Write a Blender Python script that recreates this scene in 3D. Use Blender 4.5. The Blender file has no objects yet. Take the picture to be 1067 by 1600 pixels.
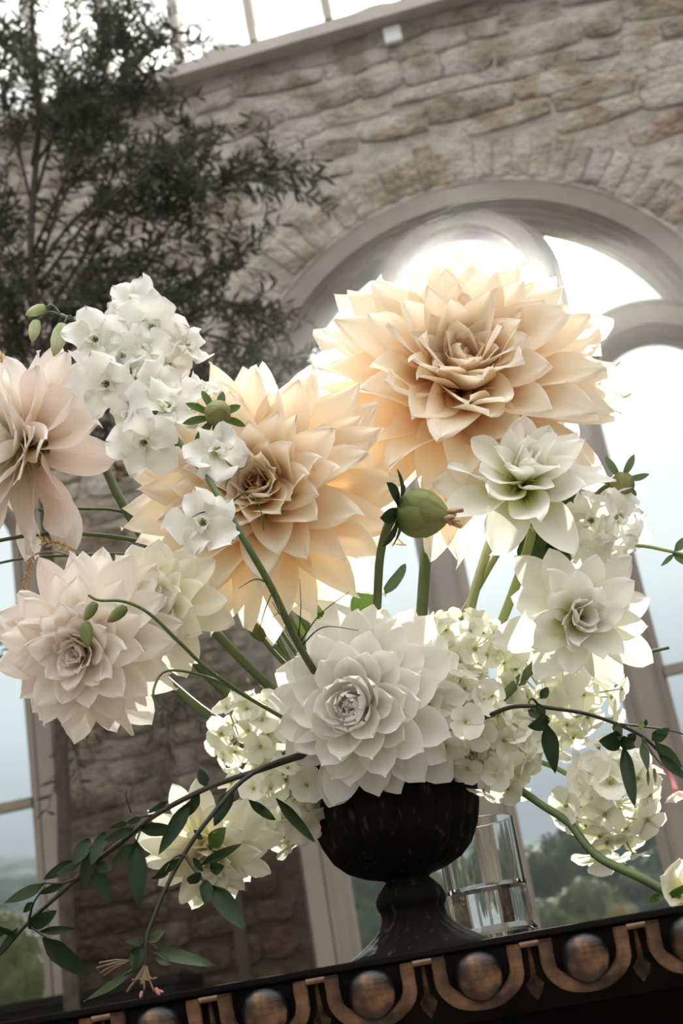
import bpy, bmesh, math, random
from mathutils import Vector, Matrix, noise
from mathutils.geometry import tessellate_polygon
R_ = random.Random(7)
SC = bpy.context.scene
COL = SC.collection
rad = math.radians

# ---------------------------------------------------------------- camera
FPX = 2050.0
PITCH, ROLL = rad(21.8), rad(9.8)
CAM = Vector((0, 0, 0.745))
FW = Vector((0, math.cos(PITCH), math.sin(PITCH)))
_u0 = Vector((0, -math.sin(PITCH), math.cos(PITCH)))
RT = math.cos(ROLL) * Vector((1, 0, 0)) - math.sin(ROLL) * _u0
UP = math.sin(ROLL) * Vector((1, 0, 0)) + math.cos(ROLL) * _u0
cd = bpy.data.cameras.new('camera')
cd.sensor_fit = 'VERTICAL'; cd.sensor_height = 36.0; cd.lens = FPX * 36.0 / 1600.0
cd.clip_start = 0.02; cd.clip_end = 2000
cd.dof.use_dof = True; cd.dof.focus_distance = 1.07; cd.dof.aperture_fstop = 11.0
cam = bpy.data.objects.new('camera', cd); COL.objects.link(cam)
cam.matrix_world = Matrix.Translation(CAM) @ Matrix((RT, UP, -FW)).transposed().to_4x4()
SC.camera = cam

# ---------------------------------------------------------------- sky, sun, exposure
SUN_EL, SUN_AZ = rad(32.2), rad(8.3)
SUNV = Vector((math.cos(SUN_EL) * math.sin(SUN_AZ), math.cos(SUN_EL) * math.cos(SUN_AZ), math.sin(SUN_EL)))
world = bpy.data.worlds.new('overcast_sky'); SC.world = world; world.use_nodes = True
wn = world.node_tree; wn.nodes.clear()
def WN(t, **k):
    n = wn.nodes.new(t)
    for a, b in k.items(): setattr(n, a, b)
    return n
def wmath(op, a, b=None):
    n = WN('ShaderNodeMath', operation=op)
    for i, x in enumerate((a, b)):
        if x is None: continue
        if isinstance(x, (int, float)): n.inputs[i].default_value = x
        else: wn.links.new(x, n.inputs[i])
    return n.outputs[0]
tc = WN('ShaderNodeTexCoord')
dt = WN('ShaderNodeVectorMath', operation='DOT_PRODUCT'); wn.links.new(tc.outputs['Generated'], dt.inputs[0]); dt.inputs[1].default_value = SUNV
omc = wmath('SUBTRACT', 1.0, dt.outputs['Value'])
def lobe(k, a): return wmath('MULTIPLY', wmath('POWER', math.e, wmath('MULTIPLY', omc, -k)), a)
aure = wmath('ADD', wmath('ADD', lobe(9000.0, 120.0), lobe(900.0, 14.0)), wmath('ADD', lobe(90.0, 0.45), lobe(9.0, 0.08)))
sep = WN('ShaderNodeSeparateXYZ'); wn.links.new(tc.outputs['Generated'], sep.inputs[0])
ns = WN('ShaderNodeTexNoise'); ns.inputs['Scale'].default_value = 3.0; ns.inputs['Detail'].default_value = 4.0
mp = WN('ShaderNodeMapping'); mp.inputs['Scale'].default_value = (1, 1, 3.5)
wn.links.new(tc.outputs['Generated'], mp.inputs[0]); wn.links.new(mp.outputs[0], ns.inputs['Vector'])
elv = wmath('ADD', sep.outputs['Z'], wmath('MULTIPLY', wmath('SUBTRACT', ns.outputs['Fac'], 0.5), 0.10))
rp = WN('ShaderNodeValToRGB'); wn.links.new(elv, rp.inputs[0])
els = rp.color_ramp.elements
els[0].position = 0.0; els[0].color = (0.30, 0.34, 0.37, 1)
els[1].position = 1.0; els[1].color = (3.8, 3.72, 3.6, 1)
for p, c in ((0.15, (0.36, 0.40, 0.43, 1)), (0.22, (0.54, 0.61, 0.65, 1)), (0.30, (0.73, 0.81, 0.82, 1)), (0.5, (0.80, 0.87, 0.865, 1)), (0.60, (1.55, 1.55, 1.53, 1)), (0.72, (2.8, 2.76, 2.7, 1))):
    e = els.new(p); e.color = c
ac = WN('ShaderNodeVectorMath', operation='SCALE'); ac.inputs[0].default_value = (1.0, 0.96, 0.88); wn.links.new(aure, ac.inputs['Scale'])
ad = WN('ShaderNodeVectorMath', operation='ADD'); wn.links.new(rp.outputs[0], ad.inputs[0]); wn.links.new(ac.outputs[0], ad.inputs[1])
bg = WN('ShaderNodeBackground'); wn.links.new(ad.outputs[0], bg.inputs[0]); bg.inputs[1].default_value = 1.0
wo = WN('ShaderNodeOutputWorld'); wn.links.new(bg.outputs[0], wo.inputs[0])
sd = bpy.data.lights.new('sun', 'SUN'); sd.energy = 10.0; sd.angle = rad(1.2); sd.color = (1.0, 0.94, 0.85)
sun = bpy.data.objects.new('sun', sd); COL.objects.link(sun)
sun.matrix_world = Matrix.Translation((3, 20, 14)) @ SUNV.to_track_quat('Z', 'Y').to_matrix().to_4x4()
vs = SC.view_settings
vs.view_transform = 'Standard'; vs.look = 'None'; vs.gamma = 1.0; vs.use_curve_mapping = False
vs.exposure = 0.17
SC.cycles.max_bounces = 12; SC.cycles.diffuse_bounces = 7; SC.cycles.transparent_max_bounces = 16
SC.cycles.transmission_bounces = 8; SC.cycles.glossy_bounces = 4
SC.cycles.caustics_reflective = False; SC.cycles.caustics_refractive = False
SC.cycles.use_denoising = True

# ---------------------------------------------------------------- materials
def newmat(name):
    m = bpy.data.materials.new(name); m.use_nodes = True; m.node_tree.nodes.clear(); return m, m.node_tree
def N(t, ty, **k):
    n = t.nodes.new(ty)
    for a, b in k.items(): setattr(n, a, b)
    return n
def ramp(t, fac, stops):
    r = N(t, 'ShaderNodeValToRGB'); t.links.new(fac, r.inputs[0]); e = r.color_ramp.elements
    e[0].position, e[0].color = stops[0][0], (*stops[0][1], 1)
    e[1].position, e[1].color = stops[-1][0], (*stops[-1][1], 1)
    for p, c in stops[1:-1]:
        x = e.new(p); x.color = (*c, 1)
    return r.outputs[0]
def noise_(t, scale, detail=4, vec=None, stretch=None):
    n = N(t, 'ShaderNodeTexNoise'); n.inputs['Scale'].default_value = scale; n.inputs['Detail'].default_value = detail
    if vec is None: vec = N(t, 'ShaderNodeTexCoord').outputs['Object']
    if stretch:
        m = N(t, 'ShaderNodeMapping'); m.inputs['Scale'].default_value = stretch; t.links.new(vec, m.inputs[0]); vec = m.outputs[0]
    t.links.new(vec, n.inputs['Vector']); return n.outputs['Fac']
def mixc(t, f, a, b, mode='MIX'):
    m = N(t, 'ShaderNodeMix', data_type='RGBA', blend_type=mode)
    for s, x in ((0, f), (6, a), (7, b)):
        if isinstance(x, (int, float)): m.inputs[s].default_value = x
        elif isinstance(x, tuple): m.inputs[s].default_value = (*x, 1)
        else: t.links.new(x, m.inputs[s])
    return m.outputs[2]
def princ(t, col, rough=0.6, spec=0.4, metal=0.0):
    p = N(t, 'ShaderNodeBsdfPrincipled')
    if isinstance(col, tuple): p.inputs['Base Color'].default_value = (*col, 1)
    else: t.links.new(col, p.inputs['Base Color'])
    if isinstance(rough, (int, float)): p.inputs['Roughness'].default_value = rough
    else: t.links.new(rough, p.inputs['Roughness'])
    p.inputs['Specular IOR Level'].default_value = spec; p.inputs['Metallic'].default_value = metal
    return p
def bump(t, p, h, s=0.4, d=0.01):
    b = N(t, 'ShaderNodeBump'); b.inputs['Strength'].default_value = s; b.inputs['Distance'].default_value = d
    t.links.new(h, b.inputs['Height']); t.links.new(b.outputs[0], p.inputs['Normal'])
def out(t, s): o = N(t, 'ShaderNodeOutputMaterial'); t.links.new(s, o.inputs[0])
def objrand(t): return N(t, 'ShaderNodeObjectInfo').outputs['Random']
def geo_pos(t): return N(t, 'ShaderNodeNewGeometry').outputs['Position']

M = {}
def simple(name, c1, c2, scale=8, rough=0.6, spec=0.4, bs=0.0, bd=0.01, stretch=None, detail=4):
    m, t = newmat(name); f = noise_(t, scale, detail, stretch=stretch)
    p = princ(t, ramp(t, f, ((0.3, c1), (0.7, c2))), rough, spec)
    if bs: bump(t, p, f, bs, bd)
    out(t, p.outputs[0]); M[name] = m; return m
def petal(name, stops, trans=0.45, vein=0.06, tcol=None):
    m, t = newmat(name)
    uv = N(t, 'ShaderNodeUVMap'); uv.uv_map = 'UVMap'
    sx = N(t, 'ShaderNodeSeparateXYZ'); t.links.new(uv.outputs[0], sx.inputs[0])
    c = ramp(t, sx.outputs['Y'], stops)
    v = noise_(t, 1.0, 3, vec=uv.outputs[0], stretch=(26, 1.4, 1))
    c = mixc(t, vein, c, ramp(t, v, ((0.35, (0.25, 0.22, 0.15)), (0.65, (1, 1, 1)))), 'MULTIPLY')
    c = mixc(t, 0.07, c, ramp(t, objrand(t), ((0.0, (0.72, 0.68, 0.6)), (1.0, (1, 1, 1)))), 'MULTIPLY')
    p = princ(t, c, 0.55, 0.25); bump(t, p, v, 0.12, 0.002)
    tr = N(t, 'ShaderNodeBsdfTranslucent')
    t.links.new(mixc(t, 1.0, c, tcol, 'MULTIPLY') if tcol else c, tr.inputs[0])
    mx = N(t, 'ShaderNodeMixShader'); mx.inputs[0].default_value = trans
    t.links.new(p.outputs[0], mx.inputs[1]); t.links.new(tr.outputs[0], mx.inputs[2]); out(t, mx.outputs[0])
    M[name] = m
petal('petal_peach', ((0.0, (0.84, 0.46, 0.22)), (0.25, (0.91, 0.68, 0.44)), (0.55, (0.94, 0.84, 0.68)), (1.0, (0.95, 0.92, 0.86))), 0.50, 0.05, (1.0, 0.95, 0.86))
petal('petal_peach_bud', ((0.0, (0.74, 0.42, 0.22)), (0.5, (0.84, 0.60, 0.40)), (1.0, (0.88, 0.72, 0.52))), 0.35)
petal('petal_blush', ((0.0, (0.80, 0.70, 0.42)), (0.3, (0.90, 0.85, 0.72)), (0.7, (0.92, 0.86, 0.80)), (1.0, (0.92, 0.86, 0.82))), 0.42, 0.07)
petal('petal_pink', ((0.0, (0.82, 0.66, 0.38)), (0.3, (0.89, 0.74, 0.66)), (0.8, (0.91, 0.79, 0.75)), (1.0, (0.92, 0.85, 0.80))), 0.42, 0.14)
petal('petal_cream', ((0.0, (0.74, 0.70, 0.30)), (0.3, (0.89, 0.86, 0.66)), (1.0, (0.92, 0.90, 0.80))), 0.42, 0.06)
petal('petal_white', ((0.0, (0.70, 0.70, 0.34)), (0.22, (0.86, 0.86, 0.72)), (0.5, (0.91, 0.90, 0.85)), (1.0, (0.92, 0.91, 0.88))), 0.33, 0.05)
petal('petal_green_white', ((0.0, (0.46, 0.55, 0.10)), (0.22, (0.74, 0.78, 0.40)), (0.45, (0.88, 0.88, 0.78)), (1.0, (0.91, 0.90, 0.87))), 0.35, 0.09)
petal('sepal_white', ((0.0, (0.72, 0.76, 0.48)), (0.25, (0.88, 0.89, 0.82)), (1.0, (0.92, 0.92, 0.90))), 0.35, 0.08)
petal('hydrangea_white', ((0.0, (0.74, 0.77, 0.50)), (0.3, (0.87, 0.87, 0.74)), (1.0, (0.90, 0.89, 0.83))), 0.38, 0.06)
petal('bud_green', ((0.0, (0.11, 0.15, 0.04)), (0.5, (0.21, 0.25, 0.075)), (1.0, (0.38, 0.38, 0.16))), 0.25, 0.35)
petal('bud_pale', ((0.0, (0.40, 0.48, 0.20)), (0.6, (0.74, 0.77, 0.55)), (1.0, (0.55, 0.60, 0.35))), 0.35, 0.30)
petal('leaf_dark', ((0.0, (0.018, 0.036, 0.012)), (1.0, (0.024, 0.046, 0.017))), 0.22, 0.25)
petal('leaf_light', ((0.0, (0.07, 0.13, 0.025)), (1.0, (0.10, 0.17, 0.04))), 0.45, 0.35)
petal('leaf_grey', ((0.0, (0.065, 0.095, 0.045)), (1.0, (0.09, 0.125, 0.07))), 0.28, 0.3)
petal('olive_leaf', ((0.0, (0.052, 0.056, 0.032)), (1.0, (0.075, 0.08, 0.052))), 0.25, 0.1)
petal('pink_tube', ((0.0, (0.55, 0.16, 0.18)), (1.0, (0.80, 0.45, 0.42))), 0.3, 0.2)
simple('stem_green', (0.055, 0.085, 0.024), (0.10, 0.14, 0.045), 30, 0.5, 0.4)
simple('stem_pale', (0.24, 0.28, 0.10), (0.34, 0.38, 0.16), 30, 0.5, 0.4)
simple('stem_dark', (0.012, 0.014, 0.008), (0.03, 0.03, 0.014), 40, 0.5, 0.4)
simple('stem_brown', (0.12, 0.08, 0.045), (0.17, 0.12, 0.06), 40, 0.55, 0.4)
simple('dry_brown', (0.36, 0.22, 0.12), (0.55, 0.38, 0.24), 60, 0.8, 0.2)
simple('anther', (0.22, 0.22, 0.06), (0.42, 0.42, 0.14), 200, 0.8, 0.2)
simple('bark', (0.035, 0.028, 0.022), (0.07, 0.058, 0.045), 30, 0.9, 0.2, 0.5)
simple('taupe_paint', (0.225, 0.185, 0.152), (0.26, 0.215, 0.18), 5, 0.6, 0.2, 0.05, 0.004)
simple('pale_paint', (0.42, 0.38, 0.33), (0.50, 0.46, 0.41), 6, 0.55, 0.35, 0.1, 0.004)
simple('dark_wood', (0.0022, 0.0018, 0.0016), (0.007, 0.005, 0.004), 10, 0.42, 0.16, 0.05, 0.002, (1, 12, 12))
simple('grey_post', (0.07, 0.066, 0.06), (0.10, 0.092, 0.085), 12, 0.6, 0.3)
simple('batten_brown', (0.035, 0.026, 0.019), (0.055, 0.042, 0.032), 12, 0.8, 0.15)
simple('white_plastic', (0.78, 0.78, 0.76), (0.82, 0.82, 0.80), 20, 0.4, 0.4)
simple('floor_stone', (0.15, 0.125, 0.10), (0.23, 0.195, 0.16), 6, 0.7, 0.3, 0.2)
simple('plaster', (0.22, 0.19, 0.155), (0.30, 0.26, 0.215), 4, 0.9, 0.15, 0.4, 0.02, detail=8)
simple('hill_forest', (0.022, 0.038, 0.040), (0.050, 0.072, 0.070), 0.12, 0.95, 0.1, detail=8)
simple('meadow', (0.09, 0.13, 0.035), (0.15, 0.19, 0.06), 0.4, 0.95, 0.1, detail=8)
simple('foliage_dark', (0.012, 0.020, 0.010), (0.034, 0.046, 0.022), 1.5, 0.8, 0.2, detail=6)
simple('foliage_olive', (0.028, 0.036, 0.012), (0.065, 0.072, 0.026), 1.5, 0.8, 0.2, detail=6)
simple('foliage_blue', (0.022, 0.036, 0.032), (0.048, 0.066, 0.058), 1.5, 0.85, 0.2, detail=6)

def low_shade(t, pos, b):
    # shade low on the wall painted into stone and mortar, lime smears thinned there
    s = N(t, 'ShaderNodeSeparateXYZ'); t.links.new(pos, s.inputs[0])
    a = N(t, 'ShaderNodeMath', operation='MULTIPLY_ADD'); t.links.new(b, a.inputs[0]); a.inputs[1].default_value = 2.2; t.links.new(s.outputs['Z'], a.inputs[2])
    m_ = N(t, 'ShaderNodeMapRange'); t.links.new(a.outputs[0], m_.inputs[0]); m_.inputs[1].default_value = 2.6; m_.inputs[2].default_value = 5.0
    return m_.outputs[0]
def stone_mat():
    m, t = newmat('rubble_stone'); pos = geo_pos(t)
    a = noise_(t, 7.0, 8, vec=pos); b = noise_(t, 2.2, 5, vec=pos); g = noise_(t, 34.0, 5, vec=pos)
    c = ramp(t, objrand(t), ((0.0, (0.27, 0.225, 0.175)), (0.30, (0.34, 0.285, 0.225)), (0.55, (0.29, 0.26, 0.22)), (0.75, (0.36, 0.295, 0.225)),
                             (0.90, (0.30, 0.245, 0.19)), (0.945, (0.24, 0.235, 0.225)), (0.98, (0.33, 0.22, 0.16)), (1.0, (0.36, 0.22, 0.155))))
    c = mixc(t, 0.65, c, ramp(t, noise_(t, 13.0, 9, vec=pos, stretch=(1, 1, 1.8)), ((0.34, (0.30, 0.27, 0.24)), (0.50, (0.85, 0.80, 0.75)), (0.72, (1.08, 1.03, 0.97)))), 'MULTIPLY')
    lo = low_shade(t, pos, b); c = mixc(t, lo, mixc(t, 1.0, c, (0.16, 0.125, 0.095), 'MULTIPLY'), c)
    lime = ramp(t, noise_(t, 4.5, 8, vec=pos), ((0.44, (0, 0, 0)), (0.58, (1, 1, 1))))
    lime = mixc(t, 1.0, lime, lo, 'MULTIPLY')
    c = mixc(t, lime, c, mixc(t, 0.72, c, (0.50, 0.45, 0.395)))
    p = princ(t, c, 0.9, 0.15)
    h = N(t, 'ShaderNodeMath', operation='ADD'); t.links.new(a, h.inputs[0])
    h2 = N(t, 'ShaderNodeMath', operation='MULTIPLY'); t.links.new(g, h2.inputs[0]); h2.inputs[1].default_value = 0.35; t.links.new(h2.outputs[0], h.inputs[1])
    bump(t, p, h.outputs[0], 0.9, 0.06); out(t, p.outputs[0]); M['rubble_stone'] = m
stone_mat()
def mortar_mat():
    m, t = newmat('lime_mortar'); pos = geo_pos(t)
    a = noise_(t, 9.0, 8, vec=pos); b = noise_(t, 1.6, 4, vec=pos)
    c = mixc(t, 0.6, ramp(t, a, ((0.3, (0.24, 0.205, 0.165)), (0.7, (0.46, 0.41, 0.355)))), ramp(t, b, ((0.35, (0.36, 0.315, 0.27)), (0.65, (0.50, 0.45, 0.39)))))
    c = mixc(t, low_shade(t, pos, b), mixc(t, 1.0, c, (0.10, 0.075, 0.06), 'MULTIPLY'), c)
    p = princ(t, c, 0.95, 0.1); bump(t, p, a, 0.9, 0.05); out(t, p.outputs[0]); M['lime_mortar'] = m
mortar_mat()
def pane_mat(name, gl=0.06, frost=0.0):
    m, t = newmat(name)
    tr = N(t, 'ShaderNodeBsdfTransparent'); tr.inputs[0].default_value = (0.97, 0.99, 0.985, 1)
    if frost: t.links.new(ramp(t, noise_(t, 2.6, 1, vec=geo_pos(t)), ((0.44, (0.50, 0.52, 0.56)), (0.50, (0.97, 0.98, 0.98)))), tr.inputs[0])  # soft grey blotches across the frosted panes
    g = N(t, 'ShaderNodeBsdfGlossy'); g.inputs['Roughness'].default_value = 0.03
    mx = N(t, 'ShaderNodeMixShader'); mx.inputs[0].default_value = gl
    t.links.new(tr.outputs[0], mx.inputs[1]); t.links.new(g.outputs[0], mx.inputs[2]); s = mx.outputs[0]
    if frost:
        d = N(t, 'ShaderNodeBsdfTranslucent'); d.inputs[0].default_value = (0.95, 0.95, 0.93, 1)
        m2 = N(t, 'ShaderNodeMixShader'); m2.inputs[0].default_value = frost
        t.links.new(s, m2.inputs[1]); t.links.new(d.outputs[0], m2.inputs[2]); s = m2.outputs[0]
    out(t, s); M[name] = m
pane_mat('window_glass', 0.04); pane_mat('frosted_glass', 0.03, 0.35)
m, t = newmat('clear_glass'); g = N(t, 'ShaderNodeBsdfGlass'); g.inputs['IOR'].default_value = 1.47; g.inputs['Roughness'].default_value = 0.0
g.inputs[0].default_value = (0.97, 0.98, 0.975, 1); lp = N(t, 'ShaderNodeOutputMaterial'); t.links.new(g.outputs[0], lp.inputs[0]); M['clear_glass'] = m
def iron():
    m, t = newmat('weathered_iron'); a = noise_(t, 14, 6); b = noise_(t, 150, 5, stretch=(1, 1, .35))
    c = ramp(t, a, ((0.3, (0.003, 0.0027, 0.0022)), (0.7, (0.009, 0.007, 0.0055))))
    c = mixc(t, ramp(t, b, ((0.60, (0, 0, 0)), (0.72, (1, 1, 1)))), c, (0.05, 0.038, 0.027))
    p = princ(t, c, 0.8, 0.12); bump(t, p, b, 0.4, 0.002); out(t, p.outputs[0]); M['weathered_iron'] = m
iron()
def bronze(name, c1, c2, c3, lo, hi, wear=False):
    m, t = newmat(name); a = noise_(t, 42, 7); b = noise_(t, 60, 4, stretch=(1, 1, 6))
    c = ramp(t, a, ((lo, c1), ((lo + hi) / 2, c2), (hi, c3)))
    c = mixc(t, 0.35, c, ramp(t, b, ((0.35, (0.25, 0.2, 0.18)), (0.65, (1, 1, 1)))), 'MULTIPLY')
    if wear:   # the raised centre is rubbed bare, the hollow stays black
        uv = N(t, 'ShaderNodeUVMap'); uv.uv_map = 'UVMap'; s_ = N(t, 'ShaderNodeSeparateXYZ'); t.links.new(uv.outputs[0], s_.inputs[0])
        ad_ = N(t, 'ShaderNodeMath', operation='MULTIPLY_ADD'); t.links.new(a, ad_.inputs[0]); ad_.inputs[1].default_value = 1.0; t.links.new(s_.outputs['Y'], ad_.inputs[2])
        c = mixc(t, ramp(t, ad_.outputs[0], ((0.85, (0, 0, 0)), (1.35, (1, 1, 1)))), (0.004, 0.0035, 0.004), c)
    p = princ(t, c, 0.40, 0.35); bump(t, p, b, 0.25, 0.0015); out(t, p.outputs[0]); M[name] = m
simple('table_black', (0.003, 0.0026, 0.0023), (0.008, 0.006, 0.005), 10, 0.8, 0.06)
bronze('rubbed_gilt', (0.020, 0.012, 0.009), (0.125, 0.064, 0.036), (0.25, 0.14, 0.08), 0.36, 0.66)
bronze('worn_egg', (0.010, 0.007, 0.006), (0.07, 0.036, 0.021), (0.28, 0.15, 0.075), 0.34, 0.64, True)

# ---------------------------------------------------------------- object helpers
WM = {}
def setp(o, label=None, cat=None, group=None, kind=None):
    if label: o['label'] = label
    if cat: o['category'] = cat
    if group: o['group'] = group
    if kind: o['kind'] = kind
    return o
def link(name, data, mw, parent=None):
    o = bpy.data.objects.new(name, data); COL.objects.link(o)
    if parent is not None:
        o.parent = parent; o.matrix_local = WM[parent.name].inverted() @ mw
    else: o.matrix_world = mw
    WM[o.name] = mw.copy(); return o
def root(name, label, cat, mw=None, group=None, kind=None):
    if mw is None: mw = Matrix()
    if isinstance(mw, Vector): mw = Matrix.Translation(mw)
    return setp(link(name, None, mw), label, cat, group, kind)
def mk(name, verts, faces, mat, smooth=True, uvs=None, sharp=False):
    me = bpy.data.meshes.new(name); me.from_pydata([tuple(v) for v in verts], [], faces)
    if mat: me.materials.append(M[mat])
    if smooth: me.polygons.foreach_set('use_smooth', [True] * len(me.polygons))
    if uvs:
        l = me.uv_layers.new(name='UVMap'); vi = [0] * len(me.loops); me.loops.foreach_get('vertex_index', vi)
        l.data.foreach_set('uv', [c for i in vi for c in uvs[i]])
    me.update(); me.set_sharp_from_angle(angle=rad(22)) if sharp else None
    return me
class MB:
    def __init__(s): s.v = []; s.f = []; s.uv = []
    def add(s, v, f, uv=None):
        n = len(s.v); s.v += [Vector(x) for x in v]; s.f += [tuple(i + n for i in q) for q in f]
        s.uv += uv if uv else [(0.5, 0.5)] * len(v); return s
    def box(s, a, b):
        x0, y0, z0 = a; x1, y1, z1 = b
        return s.add([(x0,y0,z0),(x1,y0,z0),(x1,y1,z0),(x0,y1,z0),(x0,y0,z1),(x1,y0,z1),(x1,y1,z1),(x0,y1,z1)],
                     [(0,3,2,1),(4,5,6,7),(0,1,5,4),(1,2,6,5),(2,3,7,6),(3,0,4,7)])
    def tube(s, pts, r, n=7, r1=None, cap=True):
        pts = [Vector(p) for p in pts]; m = len(pts)
        if r1 is None: r1 = r
        base = len(s.v); nrm = None; vs_ = []; uv = []
        for i, p in enumerate(pts):
            d = (pts[min(i + 1, m - 1)] - pts[max(i - 1, 0)]).normalized()
            if nrm is None: nrm = d.orthogonal().normalized()
            nrm = (nrm - d * nrm.dot(d)).normalized(); b = d.cross(nrm)
            rr = r(i / (m - 1)) if callable(r) else r + (r1 - r) * i / (m - 1)
            for k in range(n):
                a = 2 * math.pi * k / n; vs_.append(p + (nrm * math.cos(a) + b * math.sin(a)) * rr); uv.append((k / n, i / (m - 1)))
        fs = [(i * n + k, i * n + (k + 1) % n, (i + 1) * n + (k + 1) % n, (i + 1) * n + k) for i in range(m - 1) for k in range(n)]
        if cap: fs += [tuple(range(n - 1, -1, -1)), tuple(range((m - 1) * n, m * n))]
        return s.add(vs_, fs, uv)
    def mesh(s, name, mat, smooth=True): return mk(name, s.v, s.f, mat, smooth, s.uv)
def curve(pts, n=6):
    """Catmull-Rom through the points."""
    pts = [Vector(p) for p in pts]
    if len(pts) < 3: return [pts[0].lerp(pts[-1], i / n) for i in range(n + 1)]
    P = [pts[0] * 2 - pts[1]] + pts + [pts[-1] * 2 - pts[-2]]; o = []
    for i in range(1, len(P) - 2):
        a, b, c, d = P[i - 1], P[i], P[i + 1], P[i + 2]
        for k in range(n):
            t = k / n; o.append(0.5 * (2 * b + (c - a) * t + (2 * a - 5 * b + 4 * c - d) * t * t + (3 * b - a - 3 * c + d) * t ** 3))
    o.append(pts[-1]); return o
def lathe(profile, n=48, rmod=None):
    v = []; f = []; m = len(profile)
    for i, (r, z) in enumerate(profile):
        for k in range(n):
            a = 2 * math.pi * k / n; rr = r * (rmod(i / (m - 1), a, z) if rmod else 1.0)
            v.append((rr * math.cos(a), rr * math.sin(a), z))
    for i in range(m - 1):
        for k in range(n): f.append((i * n + k, i * n + (k + 1) % n, (i + 1) * n + (k + 1) % n, (i + 1) * n + k))
    return v, f
def at(px, py, Y):
    """The point of the room seen at a pixel of the 1067x1600 photograph, Y metres in front of the lens."""
    d = FW + RT * ((px - 533.5) / FPX) - UP * ((py - 800) / FPX)
    return CAM + d * (Y / d.y)
def pxm(Y, py=900): return (at(533, py, Y) - CAM).dot(FW) / FPX   # metres per pixel there

# ---------------------------------------------------------------- the wall's own frame: u to the right, z up, d into the wall
YAW = rad(8.8)
WU = Vector((math.cos(YAW), -math.sin(YAW), 0)); WD = Vector((math.sin(YAW), math.cos(YAW), 0)); WO = Vector((0, 6.0, 0))
WMAT = Matrix.Translation(WO) @ Matrix((WU, WD, Vector((0, 0, 1)))).transposed().to_4x4()   # local x=u, y=depth, z
AC, AZ, AR = 0.822, 3.54, 1.29        # big arch: axis, springing, radius
WINS = ((AC, 'window_1'), (AC - 3.69, 'window_2'))
SILL = 0.98
LEDGE = 5.95
def arch_path(cx, r, zs, z0, n=28):
    p = [(cx - r, z0), (cx - r, (z0 + zs) / 2)]
    p += [(cx - r * math.cos(math.pi * i / n), zs + r * math.sin(math.pi * i / n)) for i in range(n + 1)]
    return p + [(cx + r, (z0 + zs) / 2), (cx + r, z0)]

# ---------------------------------------------------------------- structure
mb = MB()
outer = [Vector((-7, 0, 0)), Vector((6, 0, 0)), Vector((6, LEDGE, 0)), Vector((-7, LEDGE, 0))]
loops = [outer] + [[Vector((x, z, 0)) for x, z in arch_path(cx, AR - 0.02, AZ, SILL)] for cx, _ in WINS]
flat = [p for l in loops for p in l]
tri = tessellate_polygon(loops); n = len(flat)
vs3 = [(p.x, 0, p.y) for p in flat] + [(p.x, 0.45, p.y) for p in flat]
fc = [tuple(q) for q in tri] + [tuple(i + n for i in reversed(q)) for q in tri]
k = 0
for l in loops:
    for i in range(len(l)): a, b = k + i, k + (i + 1) % len(l); fc.append((a, b, b + n, a + n))
    k += len(l)
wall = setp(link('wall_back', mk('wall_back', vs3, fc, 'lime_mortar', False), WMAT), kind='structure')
def wbox(name, a, b, mat, mw=Matrix()):
    return setp(link(name, MB().box(a, b).mesh(name, mat, False), mw), kind='structure')
wbox('floor', (-8, -7, -0.2), (8, 8, 0), 'floor_stone')
wbox('wall_left', (-6.6, -6.5, 0), (-6.2, 7.4, 3.0), 'plaster')
wbox('wall_right', (5.2, -6.5, 0), (5.6, 5.6, 3.0), 'plaster')
wbox('wall_front', (-6.2, -6.5, 0), (5.2, -6.1, 1.6), 'plaster')

# stones of the wall
def stone_mesh(seed, n=14, flat_=False):
    r = random.Random(seed); v = []; f = []
    ring = []
    for i in range(n):
        a = 2 * math.pi * (i + 0.5) / n; c, s = math.cos(a), math.sin(a)
        q = 1.0 / max(abs(c), abs(s)); q = q ** (0.93 if not flat_ else 0.98) * r.uniform(0.88, 1.04)
        ring.append((c * q * .5, s * q * .5))
    for (x, z) in ring: v.append((x, 0.6, z))
    for (x, z) in ring: v.append((x * 0.99, -0.35 + r.uniform(-.1, .1), z * 0.99))
    for (x, z) in ring: v.append((x * .9 + r.uniform(-.02, .02), -0.75 + r.uniform(-.35, .15), z * .86 + r.uniform(-.03, .03)))
    v.append((r.uniform(-.1, .1), -1.0, r.uniform(-.1, .1)))
    for l in (0, 1):
        for i in range(n): a, b = l * n + i, l * n + (i + 1) % n; f.append((a, b, b + n, a + n))
    for i in range(n): f.append((2 * n + i, 2 * n + (i + 1) % n, 3 * n))
    return mk('stone', v, f, 'rubble_stone', True)
STM = [stone_mesh(i) for i in range(16)]; BRM = [stone_mesh(50 + i, 12, True) for i in range(5)]
def put_stone(u, z, w, h, ang, relief, meshes, name='stone'):
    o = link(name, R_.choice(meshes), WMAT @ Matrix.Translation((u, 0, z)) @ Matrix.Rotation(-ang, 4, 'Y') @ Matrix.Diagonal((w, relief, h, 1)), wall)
VD = 0.27
for cx, wn_ in WINS[:1]:
    nv = 44
    for i in range(nv):
        a = math.pi * (i + 0.5) / nv
        dr = R_.uniform(0.20, 0.28); rr = AR + 0.005 + dr / 2; w = (rr * math.pi / nv) * R_.uniform(.9, 1.0)
        put_stone(cx - rr * math.cos(a), AZ + rr * math.sin(a), w, dr, a - math.pi / 2 if False else (math.pi / 2 - a), R_.uniform(.006, .018), BRM)
a0 = WINS[1][0]
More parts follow.
